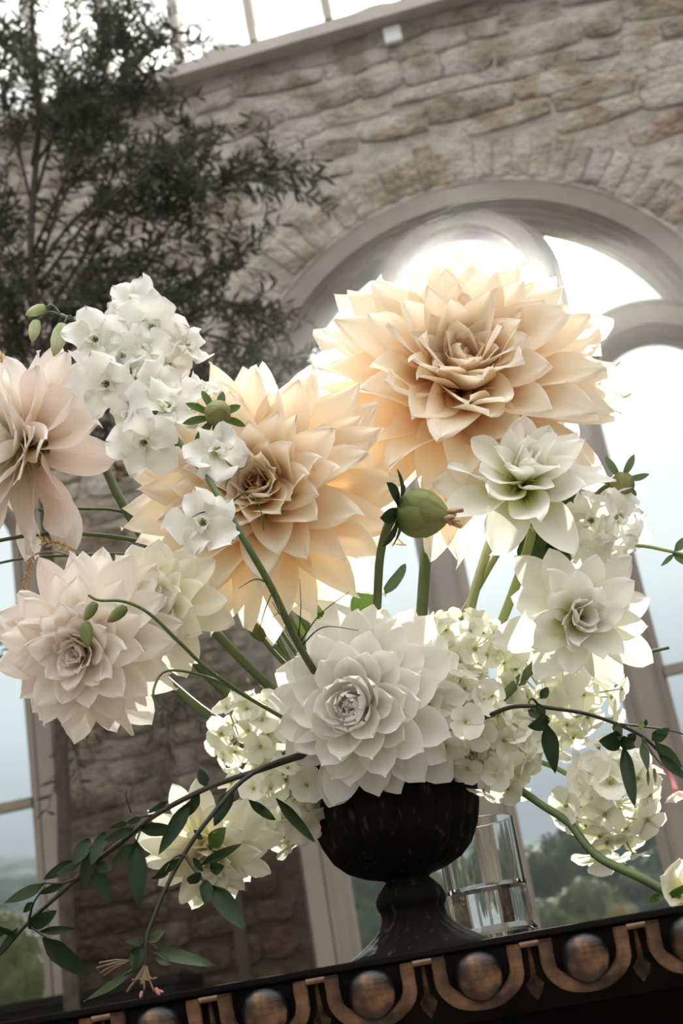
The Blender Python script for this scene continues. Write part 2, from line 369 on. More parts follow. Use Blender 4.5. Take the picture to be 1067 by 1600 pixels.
for i in range(18):
    a = math.pi * (i + 0.5) / 44; dr = R_.uniform(0.2, .28); rr = AR + .005 + dr / 2
    put_stone(a0 + rr * math.cos(a), AZ + rr * math.sin(a), rr * math.pi / 44 * .97, dr, a - math.pi / 2, R_.uniform(.012, .03), BRM)
def blocked(u, z, mrg):
    for cx, _ in WINS:
        if z < AZ:
            if abs(u - cx) < AR + mrg: return True
        elif math.hypot(u - cx, z - AZ) < AR + mrg + 0.27: return True
    return False
z = 0.95; cnt = 0; EXTRA = []
while z < LEDGE - 0.02:
    h = R_.choice((0.08, 0.10, 0.12, 0.14) if z < 3.2 else (0.12, 0.15, 0.18, 0.21)) * R_.uniform(.9, 1.1); h = min(h, LEDGE - z)
    u = -2.35 + R_.uniform(0, .2)
    while u < 2.55:
        w = R_.uniform(0.2, 0.56) if z > 3.2 else R_.uniform(.13, .36)
        zz = z + h / 2 + 0.02 * math.sin(u * 3 + z * 7)
        ok = not any(blocked(u + a * w, zz + b * h * .5, 0.005) for a in (0.06, .5, .94) for b in (-.9, 0, .9))
        if not ok:
            for ww in (w * .5, w * .3):
                if ww > .1 and not any(blocked(u + a * ww, zz + b * h * .5, 0.005) for a in (0.06, .5, .94) for b in (-.9, 0, .9)): w = ww; ok = True; break
        if ok and cnt >= 236: EXTRA.append((u + w / 2, zz, w * 1.03, h, R_.uniform(-.13, .13), R_.uniform(.004, .020)))
        elif ok:
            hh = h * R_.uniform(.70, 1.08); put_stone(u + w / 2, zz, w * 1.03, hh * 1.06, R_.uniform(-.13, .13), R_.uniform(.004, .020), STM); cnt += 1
        else: w = 0.05
        u += w
    z += h
eb = MB()
for (eu, ez, ew, eh, ea, er) in EXTRA:   # past three hundred: the rest joined as one part
    sm_ = R_.choice(STM); mx_ = Matrix.Translation((eu, 0, ez)) @ Matrix.Rotation(-ea, 4, 'Y') @ Matrix.Diagonal((ew, er, eh, 1))
    eb.add([mx_ @ q.co for q in sm_.vertices], [tuple(p.vertices) for p in sm_.polygons])
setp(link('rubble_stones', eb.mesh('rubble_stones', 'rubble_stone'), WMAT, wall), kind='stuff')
put_stone(0.058, 5.885, 0.05, 0.11, 0, 0.002, BRM, 'vent_hole')
wall.children[-1].data = wall.children[-1].data.copy(); wall.children[-1].data.materials[0] = M['dark_wood']

# ---- window joinery: profiles swept along arches.  q = across (0 outer edge .. 1 inner edge), d = depth
CASING = ((0, .10), (0, .012), (.04, .0), (.52, .0), (.55, .014), (.58, .0), (.63, .014), (.66, .034), (.72, .038), (.78, .062), (.84, .07), (.9, .105), (1.0, .115), (1.0, .16))
def mull(d0=0.035): 
    h = ((0, .15), (0, .115), (.06, .112), (.1, .085), (.15, .075), (.17, .05), (.21, .055), (.24, d0), (.27, d0 - .012), (.3, d0))
    return h + tuple((1 - q, d) for q, d in reversed(h))
def sweep(path, width, prof, cx=None):
    """path: outer edge polyline; the profile runs to the right-hand side of travel (inward on an arch climbed from the left)."""
    v = []; f = []; m = len(prof); L = len(path)
    for i, (x, z) in enumerate(path):
        a = path[max(i - 1, 0)]; b = path[min(i + 1, L - 1)]; tx, tz = b[0] - a[0], b[1] - a[1]; l = math.hypot(tx, tz) or 1
        nx, nz = tz / l, -tx / l; w = width(x, z) if callable(width) else width
        for q, d in prof: v.append((x + nx * w * q, d, z + nz * w * q))
    for i in range(L - 1):
        for k in range(m - 1): f.append((i * m + k, (i + 1) * m + k, (i + 1) * m + k + 1, i * m + k + 1))
    return v, f
def part(name, vf, mat, parent, smooth=False, mw=WMAT, kind=None):
    o = link(name, mk(name, vf[0], vf[1], mat, smooth), mw, parent)
    return setp(o, kind=kind)
def poly_pane(name, pts, depth, parent, mat='window_glass'):
    nn = len(pts); v = [(x, depth, z) for x, z in pts] + [(x, depth + .004, z) for x, z in pts]
    ts = tessellate_polygon([[Vector((x, z, 0)) for x, z in pts]])
    f = [tuple(t_) for t_ in ts] + [tuple(i + nn for i in reversed(t_)) for t_ in ts] + [(i, (i + 1) % nn, (i + 1) % nn + nn, i + nn) for i in range(nn)]
    return part(name, (v, f), mat, parent)
for cx, wname in WINS:
    w_ = setp(link(wname, None, WMAT @ Matrix.Translation((cx, 0, SILL))), kind='structure')
    cw = lambda x, z: 0.195 + 0.05 * max(0.0, min(1.0, (z - AZ + .15) / .5))
    part('casing', sweep(arch_path(cx, AR, AZ, SILL, 40), cw, CASING), 'taupe_paint', w_)
    for sx in (-1, 1):   # mullions
        u0 = cx + sx * .397 - .11
        part('mullion', sweep([(u0, SILL), (u0, 2.6), (u0, 4.3)], .22, mull()), 'taupe_paint', w_)
    part('arched_head', sweep([(cx - .506 * math.cos(math.pi * i / 28), 4.25 + .506 * math.sin(math.pi * i / 28)) for i in range(29)], .22, mull(.036)), 'taupe_paint', w_)
    for sx in (-1, 1):
        c2 = cx + sx * .80; 
        part('arched_head', sweep([(c2 - .53 * math.cos(math.pi * i / 28), 3.42 + .53 * math.sin(math.pi * i / 28)) for i in range(29)], .245, mull(.04)), 'taupe_paint', w_)
        zt = 3.42
        for zb in (2.07,):
            mbx = MB().box((c2 - .30, .095, zb - .022), (c2 + .30, .15, zb + .022)); link('glazing_bar', mbx.mesh('glazing_bar', 'taupe_paint', False), WMAT, w_)
        poly_pane('pane', arch_path(c2, .292, zt, SILL), .135, w_)
        lo = []; hi = []
        for i in range(15):
            u = cx + sx * (.49 + (1.10 - .49) * i / 14)
            du = u - c2; zl = 3.42 + math.sqrt(max(0.0, .51 ** 2 - du * du)); zh = AZ + math.sqrt(max(0, 1.07 ** 2 - (u - cx) ** 2))
            lo.append((u, zl)); hi.append((u, max(zh, zl + .002)))
        poly_pane('pane', lo + hi[::-1], .133, w_)
    mbx = MB().box((cx - .30, .095, 2.048), (cx + .30, .15, 2.092)); link('glazing_bar', mbx.mesh('glazing_bar', 'taupe_paint', False), WMAT, w_)
    poly_pane('pane', arch_path(cx, .295, 4.25, SILL), .131, w_)
    mbx = MB().box((cx - 1.32, -.06, SILL - .05), (cx + 1.32, .2, SILL)); link('sill_board', mbx.mesh('sill_board', 'taupe_paint', False), WMAT, w_)

# ---- glazed upper storey above the ledge
w3 = setp(link('window_3', None, WMAT @ Matrix.Translation((0, 0, LEDGE))), kind='structure')
mbx = MB(); mbx.box((-7, -.10, LEDGE), (6, .2, LEDGE + .05)).box((-7, -.07, LEDGE + .05), (6, .2, LEDGE + .10))
link('ledge', mbx.mesh('ledge', 'pale_paint', False), WMAT, w3)
link('bottom_rail', MB().box((-7, .0, LEDGE + .10), (6, .1, LEDGE + .17)).mesh('bottom_rail', 'pale_paint', False), WMAT, w3)
link('top_rail', MB().box((-7, .0, 7.5), (6, .1, 7.6)).mesh('top_rail', 'pale_paint', False), WMAT, w3)
bars = [-0.49 + .45 * k for k in range(-13, 13)]
for k, u in enumerate(bars):
    link('glazing_bar', MB().box((u - .022, -.02, LEDGE + .17), (u + .022, .1, 7.5)).mesh('glazing_bar', 'pale_paint', False), WMAT, w3)
    pts = [(u + .02 + .41 * i / 10, LEDGE + .17 + (.05 + .05 * math.sin(k * 2.1)) * math.sin(math.pi * (i / 10) * R_.uniform(.8, 1.1)) ** 2) for i in range(11)]
    poly_pane('pane', pts + [(u + .43, 7.5), (u + .02, 7.5)], .05, w3, 'frosted_glass')
    low = [(u + .02, LEDGE + .17)] + [(x, z + .004) for x, z in pts] + [(u + .43, LEDGE + .17)]
    poly_pane('putty', low, .044, w3, 'pale_paint')
sq = link('wall_box', MB().box((.70, -.04, 5.815), (.80, 0.0, 5.925)).mesh('wall_box', 'white_plastic', False), WMAT)
bv = sq.modifiers.new('bevel', 'BEVEL'); bv.width = .008; bv.segments = 2
setp(sq, 'small square white box fixed to the stone wall under the upper ledge', 'box')
# ---------------------------------------------------------------- things along the wall
def on_wall(px, py, d=0.0):
    dr = at(px, py, 1.0) - CAM; o = WO + WD * d
    return CAM + dr * ((o - CAM).dot(WD) / dr.dot(WD))
def uz(px, py, d=0.0):
    p = on_wall(px, py, d); return (p - WO).dot(WU), p.z
ue, zt = uz(275, 1521, -.34)
t_ = root('wall_bench', 'long low dark bench standing against the stone wall beneath the left-hand window', 'bench', WMAT @ Matrix.Translation((-2.4, -.2, 0)))
link('body', MB().box((-4.4, -.34, .0), (ue, -.02, zt - .035)).mesh('body', 'dark_wood', False), WMAT, t_)
link('lid', MB().box((-4.42, -.36, zt - .035), (ue + .015, -.015, zt)).mesh('lid', 'dark_wood', False), WMAT, t_)
#setp(link('grey_post', MB().tube([(u1 - .02, -.05, 0), (u1, -.05, 4.0)], .034, 10).mesh('grey_post', 'grey_post'), WMAT), 'slim grey upright post standing against the wall between the two tall windows', 'post')
setp(link('trim_1', MB().box((-.80, -.025, 0), (-.745, 0.0, 1.47)).mesh('trim_1', 'batten_brown', False), WMAT), kind='structure')

# ---------------------------------------------------------------- outside: land and trees
def grid(nx, ny, fn):
    v = [fn(i / nx, j / ny) for j in range(ny + 1) for i in range(nx + 1)]
    return v, [(j * (nx + 1) + i, j * (nx + 1) + i + 1, (j + 1) * (nx + 1) + i + 1, (j + 1) * (nx + 1) + i) for j in range(ny) for i in range(nx)]
def land(x, y): return -0.4 + max(0, y - 14) * 0.055 + 0.8 * noise.noise((x * .03, y * .03, 0))
setp(link('meadow', mk('meadow', *grid(50, 40, lambda a, b: ((a - .5) * 240, 9 + b * 150, land((a - .5) * 240, 9 + b * 150))), 'meadow'), Matrix()), kind='structure')
def hz(x, y):
    rdg = math.exp(-((y - 420) / 110) ** 2); return 2 + rdg * (50 - .16 * x + 7 * noise.noise((x * .006, 3, 0))) + 3.5 * noise.noise((x * .06, y * .06, 1)) + 1.6 * noise.noise((x * .2, y * .2, 4))
setp(link('hills', mk('hills', *grid(240, 60, lambda a, b: ((a - .5) * 700, 150 + b * 330, hz((a - .5) * 700, 150 + b * 330))), 'hill_forest'), Matrix()), kind='structure')
def crown_mesh(name, rx, rz, seed, mat, nleaf=1500):
    bm = bmesh.new(); bmesh.ops.create_icosphere(bm, subdivisions=4, radius=1.0); r = random.Random(seed); off = Vector((seed * 3.7, 1, 2))
    v = []; f = []; 
    for x in bm.verts:
        p = x.co.copy(); k = 1 + .30 * noise.noise(p * 1.6 + off) + .22 * noise.noise(p * 3.7 + off) + .12 * noise.noise(p * 9 + off)
        k *= .9; v.append(Vector((p.x * k * rx, p.y * k * rx, p.z * k * rz)))
    f = [tuple(q.index for q in fc.verts) for fc in bm.faces]; bm.free()
    nb = len(v); s = rx * .055
    for i in range(nleaf):
        c = v[r.randrange(nb)] * r.uniform(.96, 1.10); a = Vector((r.uniform(-1, 1), r.uniform(-1, 1), r.uniform(-1, 1))).normalized() * s * r.uniform(.6, 1.5); b = a.orthogonal().normalized() * s * r.uniform(.5, 1)
        n0 = len(v); v += [c - a, c + b, c + a, c - b + a * .2]; f.append((n0, n0 + 1, n0 + 2, n0 + 3))
    return mk(name, v, f, mat)
OUT_TREES = ((868, 1292, 84, 62, 'foliage_dark', 'broad dark tree rising highest beyond the lawn behind the glass vase'),
    (965, 1262, 96, 66, 'foliage_blue', 'dim blue-green tree half hidden by the hanging white flowers at right'),
    (1045, 1318, 74, 60, 'foliage_dark', 'dark tree outside by the right edge of the middle light'),
    (838, 1402, 62, 50, 'foliage_olive', 'olive-green bushy tree low beside the glass vase'),
    (905, 1376, 56, 56, 'foliage_olive', 'rounded yellow-green tree in front of the tall dark ones'),
    (992, 1366, 66, 58, 'foliage_dark', 'low dark-green tree just left of the lying flower stem'),
    (745, 1330, 92, 66, 'foliage_dark', 'dark tree outside seen through the glass vase'),
    (578, 1348, 70, 52, 'foliage_dark', 'dark leafy tree outside to the left of the urn foot'),
    (640, 1372, 64, 62, 'foliage_olive', 'green tree outside directly behind the urn foot'),
    (16, 1442, 66, 48, 'foliage_olive', 'yellow-green tree outside the left-hand window'),
    (-55, 1452, 74, 56, 'foliage_dark', 'dark tree at the outer edge of the left-hand window'),
    (1110, 1290, 118, 70, 'foliage_blue', 'grey-green tree beyond the right-hand light of the window'))
for i, (px, py, Y, rp, mt, lab) in enumerate(OUT_TREES):
    top = at(px, py, Y); r = rp * Y / FPX * 1.08; gz = land(top.x, Y) ; rz = max(r * .95, (top.z - gz) * .55)
    cz = top.z - rz * .92
    tr_ = root('broadleaf_tree', lab, 'tree', Vector((top.x, Y, gz)), 'trees beyond the lawn')
    link('crown', crown_mesh('crown', r, rz, i + 1, mt), Matrix.Translation((top.x, Y, cz)), tr_)
    link('trunk', MB().tube([(top.x, Y, gz - .3), (top.x + .1, Y, cz)], r * .09, 8, r * .05).mesh('trunk', 'bark'), Matrix(), tr_)

# ---------------------------------------------------------------- olive tree indoors
OY = 4.35
def opt(px, py, dy=0.0): return at(px, py, OY + dy)
olive = root('olive_tree', 'tall indoor olive tree with small grey-green leaves standing before the stone wall', 'tree', Vector((opt(110, 1560).x, OY, 0)))
base = Vector((opt(110, 1560).x, OY, 0))
tp = curve([base, opt(106, 1480), opt(98, 1200), opt(80, 950), opt(62, 650), opt(58, 500), opt(48, 380), opt(60, 180), opt(50, 20), opt(60, -90)], 5)
link('trunk', MB().tube(tp, .027, 9, .008).mesh('trunk', 'bark'), Matrix(), olive)
BR = [((60, 620), (150, 470), (250, 370), (300, 315), (350, 285), (410, 268), (452, 262)), ((60, 560), (120, 440), (190, 345), (255, 320), (310, 300), (372, 282)),
      ((55, 640), (130, 580), (230, 540), (300, 500), (350, 470), (395, 500)), ((55, 520), (140, 380), (180, 250), (190, 120), (200, 60)),
      ((50, 400), (110, 260), (150, 170), (215, 100), (252, 62)), ((52, 330), (20, 200), (-10, 90), (-20, 0)), ((56, 500), (10, 380), (-40, 260)),
      ((58, 300), (90, 180), (110, 70), (105, -30)), ((60, 600), (180, 510), (270, 455), (330, 420), (380, 400)), ((55, 680), (170, 640), (290, 610), (370, 585), (405, 560)),
      ((58, 450), (150, 330), (230, 270), (280, 230), (300, 190)), ((55, 560), (-10, 470), (-50, 420)), ((50, 260), (60, 150), (10, 40)), ((60, 250), (150, 110), (160, 20)),
      ((60, 720), (160, 700), (240, 640), (330, 560)), ((58, 420), (130, 330), (210, 310), (250, 240)), ((50, 200), (140, 150), (230, 140)),
      ((60, 900), (75, 1000), (95, 1120), (140, 1165)), ((60, 860), (180, 980), (270, 1060), (295, 1130)), ((300, 520), (350, 530), (430, 560), (470, 575)), ((60, 640), (90, 520), (150, 430), (205, 415)), ((58, 600), (20, 520), (-20, 450)), ((60, 580), (100, 500), (170, 470), (240, 485)), ((56, 430), (90, 330), (130, 240), (120, 160))]
bl = []; leaves = []
ro_ = random.Random(3)
for bi, b in enumerate(BR):
    dy = 0; pts = []
    for i, (x, y) in enumerate(b): pts.append(opt(x, y, dy)); dy += ro_.uniform(-.10, .13)
    c = curve(pts, 5); link('branch', MB().tube(c, .008, 6, .002).mesh('branch', 'bark'), Matrix(), olive)
    dense = 30 if bi not in (17, 18, 19) else 6
    L = len(c)
    for k in range(dense):
        s = ro_.uniform(.22, 1.0); p = c[min(L - 1, int(s * (L - 1)))]; 
        fwd = (c[min(L - 1, int(s * (L - 1)) + 1)] - c[max(0, int(s * (L - 1)) - 1)]).normalized()
        d = (fwd * .8 + Vector((ro_.uniform(-1, 1), ro_.uniform(-1, 1), ro_.uniform(-.6, 1.1)))).normalized(); ln = ro_.uniform(.16, .36)
        q = p + d * ln + Vector((0, 0, -.04)); tw = curve([p, p.lerp(q, .5) + Vector((0, 0, .02)), q], 4)
        bl.append(tw); nl = int(ln / .0135)
        for j in range(nl):
            t0 = (j + .6) / nl; pp = tw[min(len(tw) - 1, int(t0 * (len(tw) - 1)))].lerp(q, 0.12 * ro_.random()); pp = p.lerp(q, t0) 
            side = d.cross(Vector((ro_.uniform(-1, 1), ro_.uniform(-1, 1), ro_.uniform(-1, 1)))).normalized()
            ld = (d * ro_.uniform(.35, .9) + side).normalized(); leaves.append((pp, ld, ro_.uniform(.042, .074)))
tb = MB()
for tw in bl: tb.tube(tw, .0035, 4, .0015, cap=False)
setp(link('twigs', tb.mesh('twigs', 'bark'), Matrix(), olive), kind='stuff')
def leaf_geo(L, w, bend=.12):
    v = [(0, 0, 0), (-w * .8, L * .35, .1 * w), (0, L * .35, -.25 * w), (w * .8, L * .35, .1 * w), (-w * .75, L * .65, -bend * L * .5), (0, L * .65, -bend * L * .5 - .25 * w), (w * .75, L * .65, -bend * L * .5), (0, L, -bend * L)]
    return v, [(0, 2, 1), (0, 3, 2), (1, 2, 5, 4), (2, 3, 6, 5), (4, 5, 7), (5, 6, 7)], [(.5, 0), (0, .35), (.5, .35), (1, .35), (0, .65), (.5, .65), (1, .65), (.5, 1)]
def frame_mat(p, ydir, zhint):
    y = ydir.normalized(); x = y.cross(zhint)
    if x.length < 1e-4: x = y.orthogonal()
    x.normalize(); z = x.cross(y); return Matrix.Translation(p) @ Matrix((x, y, z)).transposed().to_4x4()
lv, lf, lu = leaf_geo(1.0, .125); LM = mk('leaf', lv, lf, 'olive_leaf', True, lu)
fm = MB()
ro_.shuffle(leaves)
for i, (p, d, L) in enumerate(leaves):
    zh = Vector((ro_.uniform(-1, 1), ro_.uniform(-1, 1), ro_.uniform(-.2, 1)))
    mtx = frame_mat(p, d, zh) @ Matrix.Scale(L, 4)
    if i < 290: link('leaf', LM, mtx, olive)
    else: fm.add([mtx @ Vector(q) for q in lv], lf, lu)
setp(link('foliage', fm.mesh('foliage', 'olive_leaf'), Matrix(), olive), kind='stuff')

# ---------------------------------------------------------------- carved table
TZ = 0.7958; TY = 0.95
table = root('console_table', 'black and rubbed gilt console table with carved egg and dart edge carrying the urn', 'table', Vector((0, 1.18, 0)))
def bev(o, w, s=2):
    b = o.modifiers.new('bevel', 'BEVEL'); b.width = w; b.segments = s; return o
bev(link('tabletop', MB().box((-.85, TY, TZ - .005), (.85, 1.43, TZ)).mesh('tabletop', 'table_black', False), Matrix(), table), .0012)
def ov(tt): return TY + .004 + .15 * tt + 6.0 * tt * tt      # face of the moulding, tt metres below the lip
# moulding core
prof = [(ov(tt), TZ - .005 - tt) for tt in [i * .046 / 10 for i in range(11)]]
v = []; f = []
for (y, z_) in prof: v += [(-.84, y, z_), (.84, y, z_)]
for i in range(len(prof) - 1): f.append((2 * i, 2 * i + 1, 2 * i + 3, 2 * i + 2))
nb = len(v); v += [(-.84, 1.42, TZ - .005), (.84, 1.42, TZ - .005), (-.84, 1.42, TZ - .051), (.84, 1.42, TZ - .051)]
f += [(1, 0, nb, nb + 1), (nb - 2, nb - 1, nb + 3, nb + 2), (nb, nb + 2, nb + 3, nb + 1)]
link('moulding', mk('moulding', v, f, 'table_black', True), Matrix(), table)
link('apron', MB().box((-.82, TY + .075, .60), (.82, 1.40, TZ - .051)).mesh('apron', 'table_black', False), Matrix(), table)
for sx in (-.78, .78):
    for y in (1.02, 1.36):
        vv, ff = lathe([(.0, 0), (.022, 0), (.026, .02), (.018, .06), (.024, .3), (.034, .52), (.03, .56), (.036, .6), (0, .6)], 16)
        link('leg', mk('leg', vv, ff, 'dark_wood'), Matrix.Translation((sx, y, 0)), table)
PER = 0.0742
def oval_pt(x, tt, lift): 
    tt *= .84; sl = .15 + 12 * tt; nv = Vector((0, -1, -sl)).normalized()
    return Vector((x, ov(tt), TZ - .005 - tt)) + nv * lift
def egg_mesh():
    v = []; f = []; uv = []; nu, nv_ = 14, 10
    for j in range(nv_ + 1):
        for i in range(nu + 1):
            a = -1 + 2 * i / nu; b = -1 + 2 * j / nv_
            d = math.hypot(a, b); m = max(abs(a), abs(b)); k = (m / d if d > 1e-6 else 1) ; x, t2 = a * k, b * k
            h = math.sqrt(max(0, 1 - x * x - t2 * t2)); wx = .0186 * (1 - .12 * (t2 + 1) / 2)
            v.append(oval_pt(x * wx, .0208 + t2 * .0204, .0112 * h ** .8)); uv.append((.5, h ** 1.4))
    for j in range(nv_):
        for i in range(nu): q = j * (nu + 1) + i; f.append((q, q + 1, q + nu + 2, q + nu + 1))
    return mk('carved_egg', v, f, 'worn_egg', True, uv)
def ribbon_mesh():
    c = []; X = .0262; r = .0215; lw = .0096
    for i in range(7): c.append((-X, .0012 + .0168 * i / 6))
    for i in range(1, 16): a = math.pi * i / 16; c.append((-X * math.cos(a), .018 + r * math.sin(a) ** .9))
    for i in range(7): c.append((X, .018 - .0165 * i / 6))
    v = []; f = []; L = len(c); pf = ((-.5, 0), (-.5, .0052), (-.36, .0068), (.36, .0068), (.5, .0052), (.5, 0)); m = len(pf)
    for i, (x, t2) in enumerate(c):
        a = c[max(0, i - 1)]; b = c[min(L - 1, i + 1)]; dx, dt = b[0] - a[0], b[1] - a[1]; l = math.hypot(dx, dt); nx, nt = dt / l, -dx / l
        w = lw * (1.0 + .15 * math.sin(i * 1.3) * .3)
        for q, h in pf: v.append(oval_pt(x + nx * q * w, max(0, t2 + nt * q * w), h))
    for i in range(L - 1):
        for k in range(m - 1): f.append((i * m + k, i * m + k + 1, (i + 1) * m + k + 1, (i + 1) * m + k))
    f.append(tuple(range(m))); f.append(tuple(range((L - 1) * m, L * m))[::-1])
    # the bridge to the next loop, over the dart
    n0 = len(v); x0, x1 = X + .0044, PER - X - .0044
    for x in (x0, x1):
        for tt, h in ((0.0008, 0), (0.0008, .0060), (.0046, .0060), (.0046, 0)): v.append(oval_pt(x, tt, h))
    for k in range(3): f.append((n0 + k, n0 + k + 1, n0 + 5 + k, n0 + 4 + k))
    return mk('carved_loop', v, f, 'rubbed_gilt')
def dart_mesh():
    v = []; f = []; rows = ((.006, .0012, .002), (.016, .0016, .0035), (.028, .0022, .0045), (.034, .0062, .005), (.040, .0044, .004), (.046, .0004, .001))
    for tt, w, h in rows: v += [oval_pt(-w, tt, 0), oval_pt(0, tt, h), oval_pt(w, tt, 0)]
    for i in range(len(rows) - 1):
        for k in (0, 1): f.append((3 * i + k, 3 * i + k + 1, 3 * i + k + 4, 3 * i + k + 3))
    return mk('carved_dart', v, f, 'rubbed_gilt', False)
EM, RM_, DM = egg_mesh(), ribbon_mesh(), dart_mesh()
x0 = at(917, 1495, TY).x
for k in range(-9, 6):
    mx_ = Matrix.Translation((x0 + k * PER, 0, 0))
    link('carved_egg', EM, mx_, table); link('carved_loop', RM_, mx_, table); link('carved_dart', DM, mx_ @ Matrix.Translation((PER / 2, 0, 0)), table)

# ---------------------------------------------------------------- urn and glass
UY = 1.12
UC = Vector((at(655, 1480, UY).x, UY, TZ))
urn = root('urn', 'dark weathered iron pedestal urn with fluted bowl holding the white and peach flowers', 'urn', UC)
def flute(z0, z1, n, amp):
    def fn(t, a, z_): 
        k = max(0, min(1, (z_ - z0) / .008)) * max(0, min(1, (z1 - z_) / .008)); return 1 + k * amp * (abs(math.sin(a * n / 2)) - .65)
    return fn
prof = [(.030, .066), (.0178, .0655), (.021, .0675), (.034, .071), (.047, .0775), (.0575, .0875), (.0645, .101), (.0688, .117), (.0700, .135), (.0695, .148), (.0685, .155), (.070, .157), (.0745, .159), (.0795, .164), (.0815, .169), (.081, .173), (.077, .174), (.071, .170), (.066, .155), (.060, .125), (.04, .10), (0, .095)]
vv, ff = lathe(prof[1:], 144, flute(.068, .158, 24, .085)); link('bowl', mk('bowl', vv, ff, 'weathered_iron'), Matrix.Translation(UC), urn)
prof = [(0, 0), (.062, 0), (.0625, .002), (.061, .006), (.056, .010), (.048, .0145), (.041, .019), (.0355, .0235), (.031, .0275), (.0285, .0305), (.0268, .034), (.0262, .038), (.0265, .0415), (.028, .0435), (.0292, .0475), (.0287, .052), (.026, .0565), (.022, .061), (.0185, .0645), (.0176, .067), (.015, .069), (0, .069)]
vv, ff = lathe(prof, 96, flute(.006, .044, 24, .035)); link('foot', mk('foot', vv, ff, 'weathered_iron'), Matrix.Translation(UC), urn)

GY = 1.27
gc = at(740, 1285, GY); GR = 62 * pxm(GY, 1285); gh = gc.z - TZ
zin = at(760, 1392, GY).z - TZ
gx = gc.x
pr = [(0, 0.001), (GR * 1.02, .001), (GR * 1.05, .003), (GR * 1.05, zin * .36), (GR * .97, zin * .44), (GR * 1.0, zin * .60), (GR, zin), (GR, gh - .001), (GR * .985, gh), (GR * .955, gh), (GR * .94, gh - .001), (GR * .93, zin + .004), (GR * .88, zin + .0005), (0, zin)]
vv, ff = lathe(pr, 64)
setp(link('glass_holder', mk('glass_holder', vv, ff, 'clear_glass', sharp=True), Matrix.Translation((gx, GY, TZ))), 'clear straight-sided glass with a thick base standing on the table behind the urn', 'glass')
# ---------------------------------------------------------------- petals
def smooth01(x): x = max(0.0, min(1.0, x)); return x * x * (3 - 2 * x)
def petal_geo(L, W, cup=.25, curl=0.2, tip=0.0, wave=0.0, point=1.0, base=.35, twist=0.0, fold=0.0, seed=0, ny=11, nx=8, peak=.55, fray=0.0, sb=0.0, roll=0.0):
    """A petal from the origin along +Y, inner face to +Z. curl>0 bends towards +Z, tip<0 turns the end back."""
    r = random.Random(seed); ph = r.uniform(0, 6.28); fq = r.uniform(5, 8)
    v = []; uv = []; y = z = 0.0; ang = 0.0
    for j in range(ny + 1):
        s = j / ny
        ang = curl * s + tip * max(0, s - .55) ** 2 / .45 + sb * math.sin(2 * math.pi * s)
        if j: y += math.cos(ang) * L / ny; z += math.sin(ang) * L / ny
        if s < peak: w = base + (1 - base) * math.sin(s / peak * math.pi / 2) ** 1.2
        else: w = (1 - ((s - peak) / (1 - peak)) ** (2.7 - .7 * point)) ** (.5 + .42 * point)
        w = max(w, .015 if point > .5 else .10) * W
        tw = twist * s
        for i in range(nx + 1):
            q = -1 + 2 * i / nx
            h = cup * W * q * q * (1 - .45 * s) * (1.0 if s < .8 else 1 - (s - .8) * 1.5) + wave * W * (abs(q) ** 1.5) * math.sin(fq * s + ph + (0 if q < 0 else 2.2)) * smooth01(s * 2.2)
            h -= fold * W * (1 - abs(q)) * s + roll * W * q ** 4 * s
            x = q * w; dy = 0
            if fray and s > .5: dy = fray * L * r.uniform(-1, 1) * (s - .4)
            # rotate the cross-section by the twist, lift along the local normal
            xx = x * math.cos(tw) - h * math.sin(tw); hh = x * math.sin(tw) + h * math.cos(tw)
            v.append((xx, y - math.sin(ang) * hh + dy, z + math.cos(ang) * hh)); uv.append((i / nx, s))
    f = [(j * (nx + 1) + i, j * (nx + 1) + i + 1, (j + 1) * (nx + 1) + i + 1, (j + 1) * (nx + 1) + i) for j in range(ny) for i in range(nx)]
    return v, f, uv
def petal_mesh(mat, name='petal', **k):
    v, f, uv = petal_geo(**k); return mk(name, v, f, mat, True, uv)
def img_dir(ax, ay, az): return (RT * ax + UP * ay - FW * az).normalized()      # picture-right, picture-up, towards the lens -> room direction
def axis_mat(p, axis, spin=0.0):
    z = axis.normalized(); x = Vector((0, 0, 1)).cross(z)
    if x.length < 1e-3: x = Vector((1, 0, 0))
    x.normalize(); y = z.cross(x)
    return Matrix.Translation(p) @ Matrix((x, y, z)).transposed().to_4x4() @ Matrix.Rotation(spin, 4, 'Z')
GOLD = math.pi * (3 - math.sqrt(5))
def stem(parent, pts, r, mat='stem_green', name='stem', r1=None, n=8):
    return link(name, MB().tube(curve(pts, 6), r, n, r1 or r).mesh(name, mat), Matrix(), parent)
MOUTH = UC + Vector((0, 0, .15))
def calyx(parent, mw, r, mat='leaf_light', n=7):
    """Green bracts behind a bloom; mw has +Z along the flower's axis."""
    me = petal_mesh(mat, 'bract', L=r, W=r * .26, cup=.2, curl=.9, tip=-.5, seed=3, ny=5, nx=2)
    for k in range(n):
        m = mw @ Matrix.Rotation(k * 2 * math.pi / n, 4, 'Z') @ Matrix.Translation((0, r * .10, -r * .28)) @ Matrix.Rotation(rad(15), 4, 'X')
        link('bract', me, m, parent)
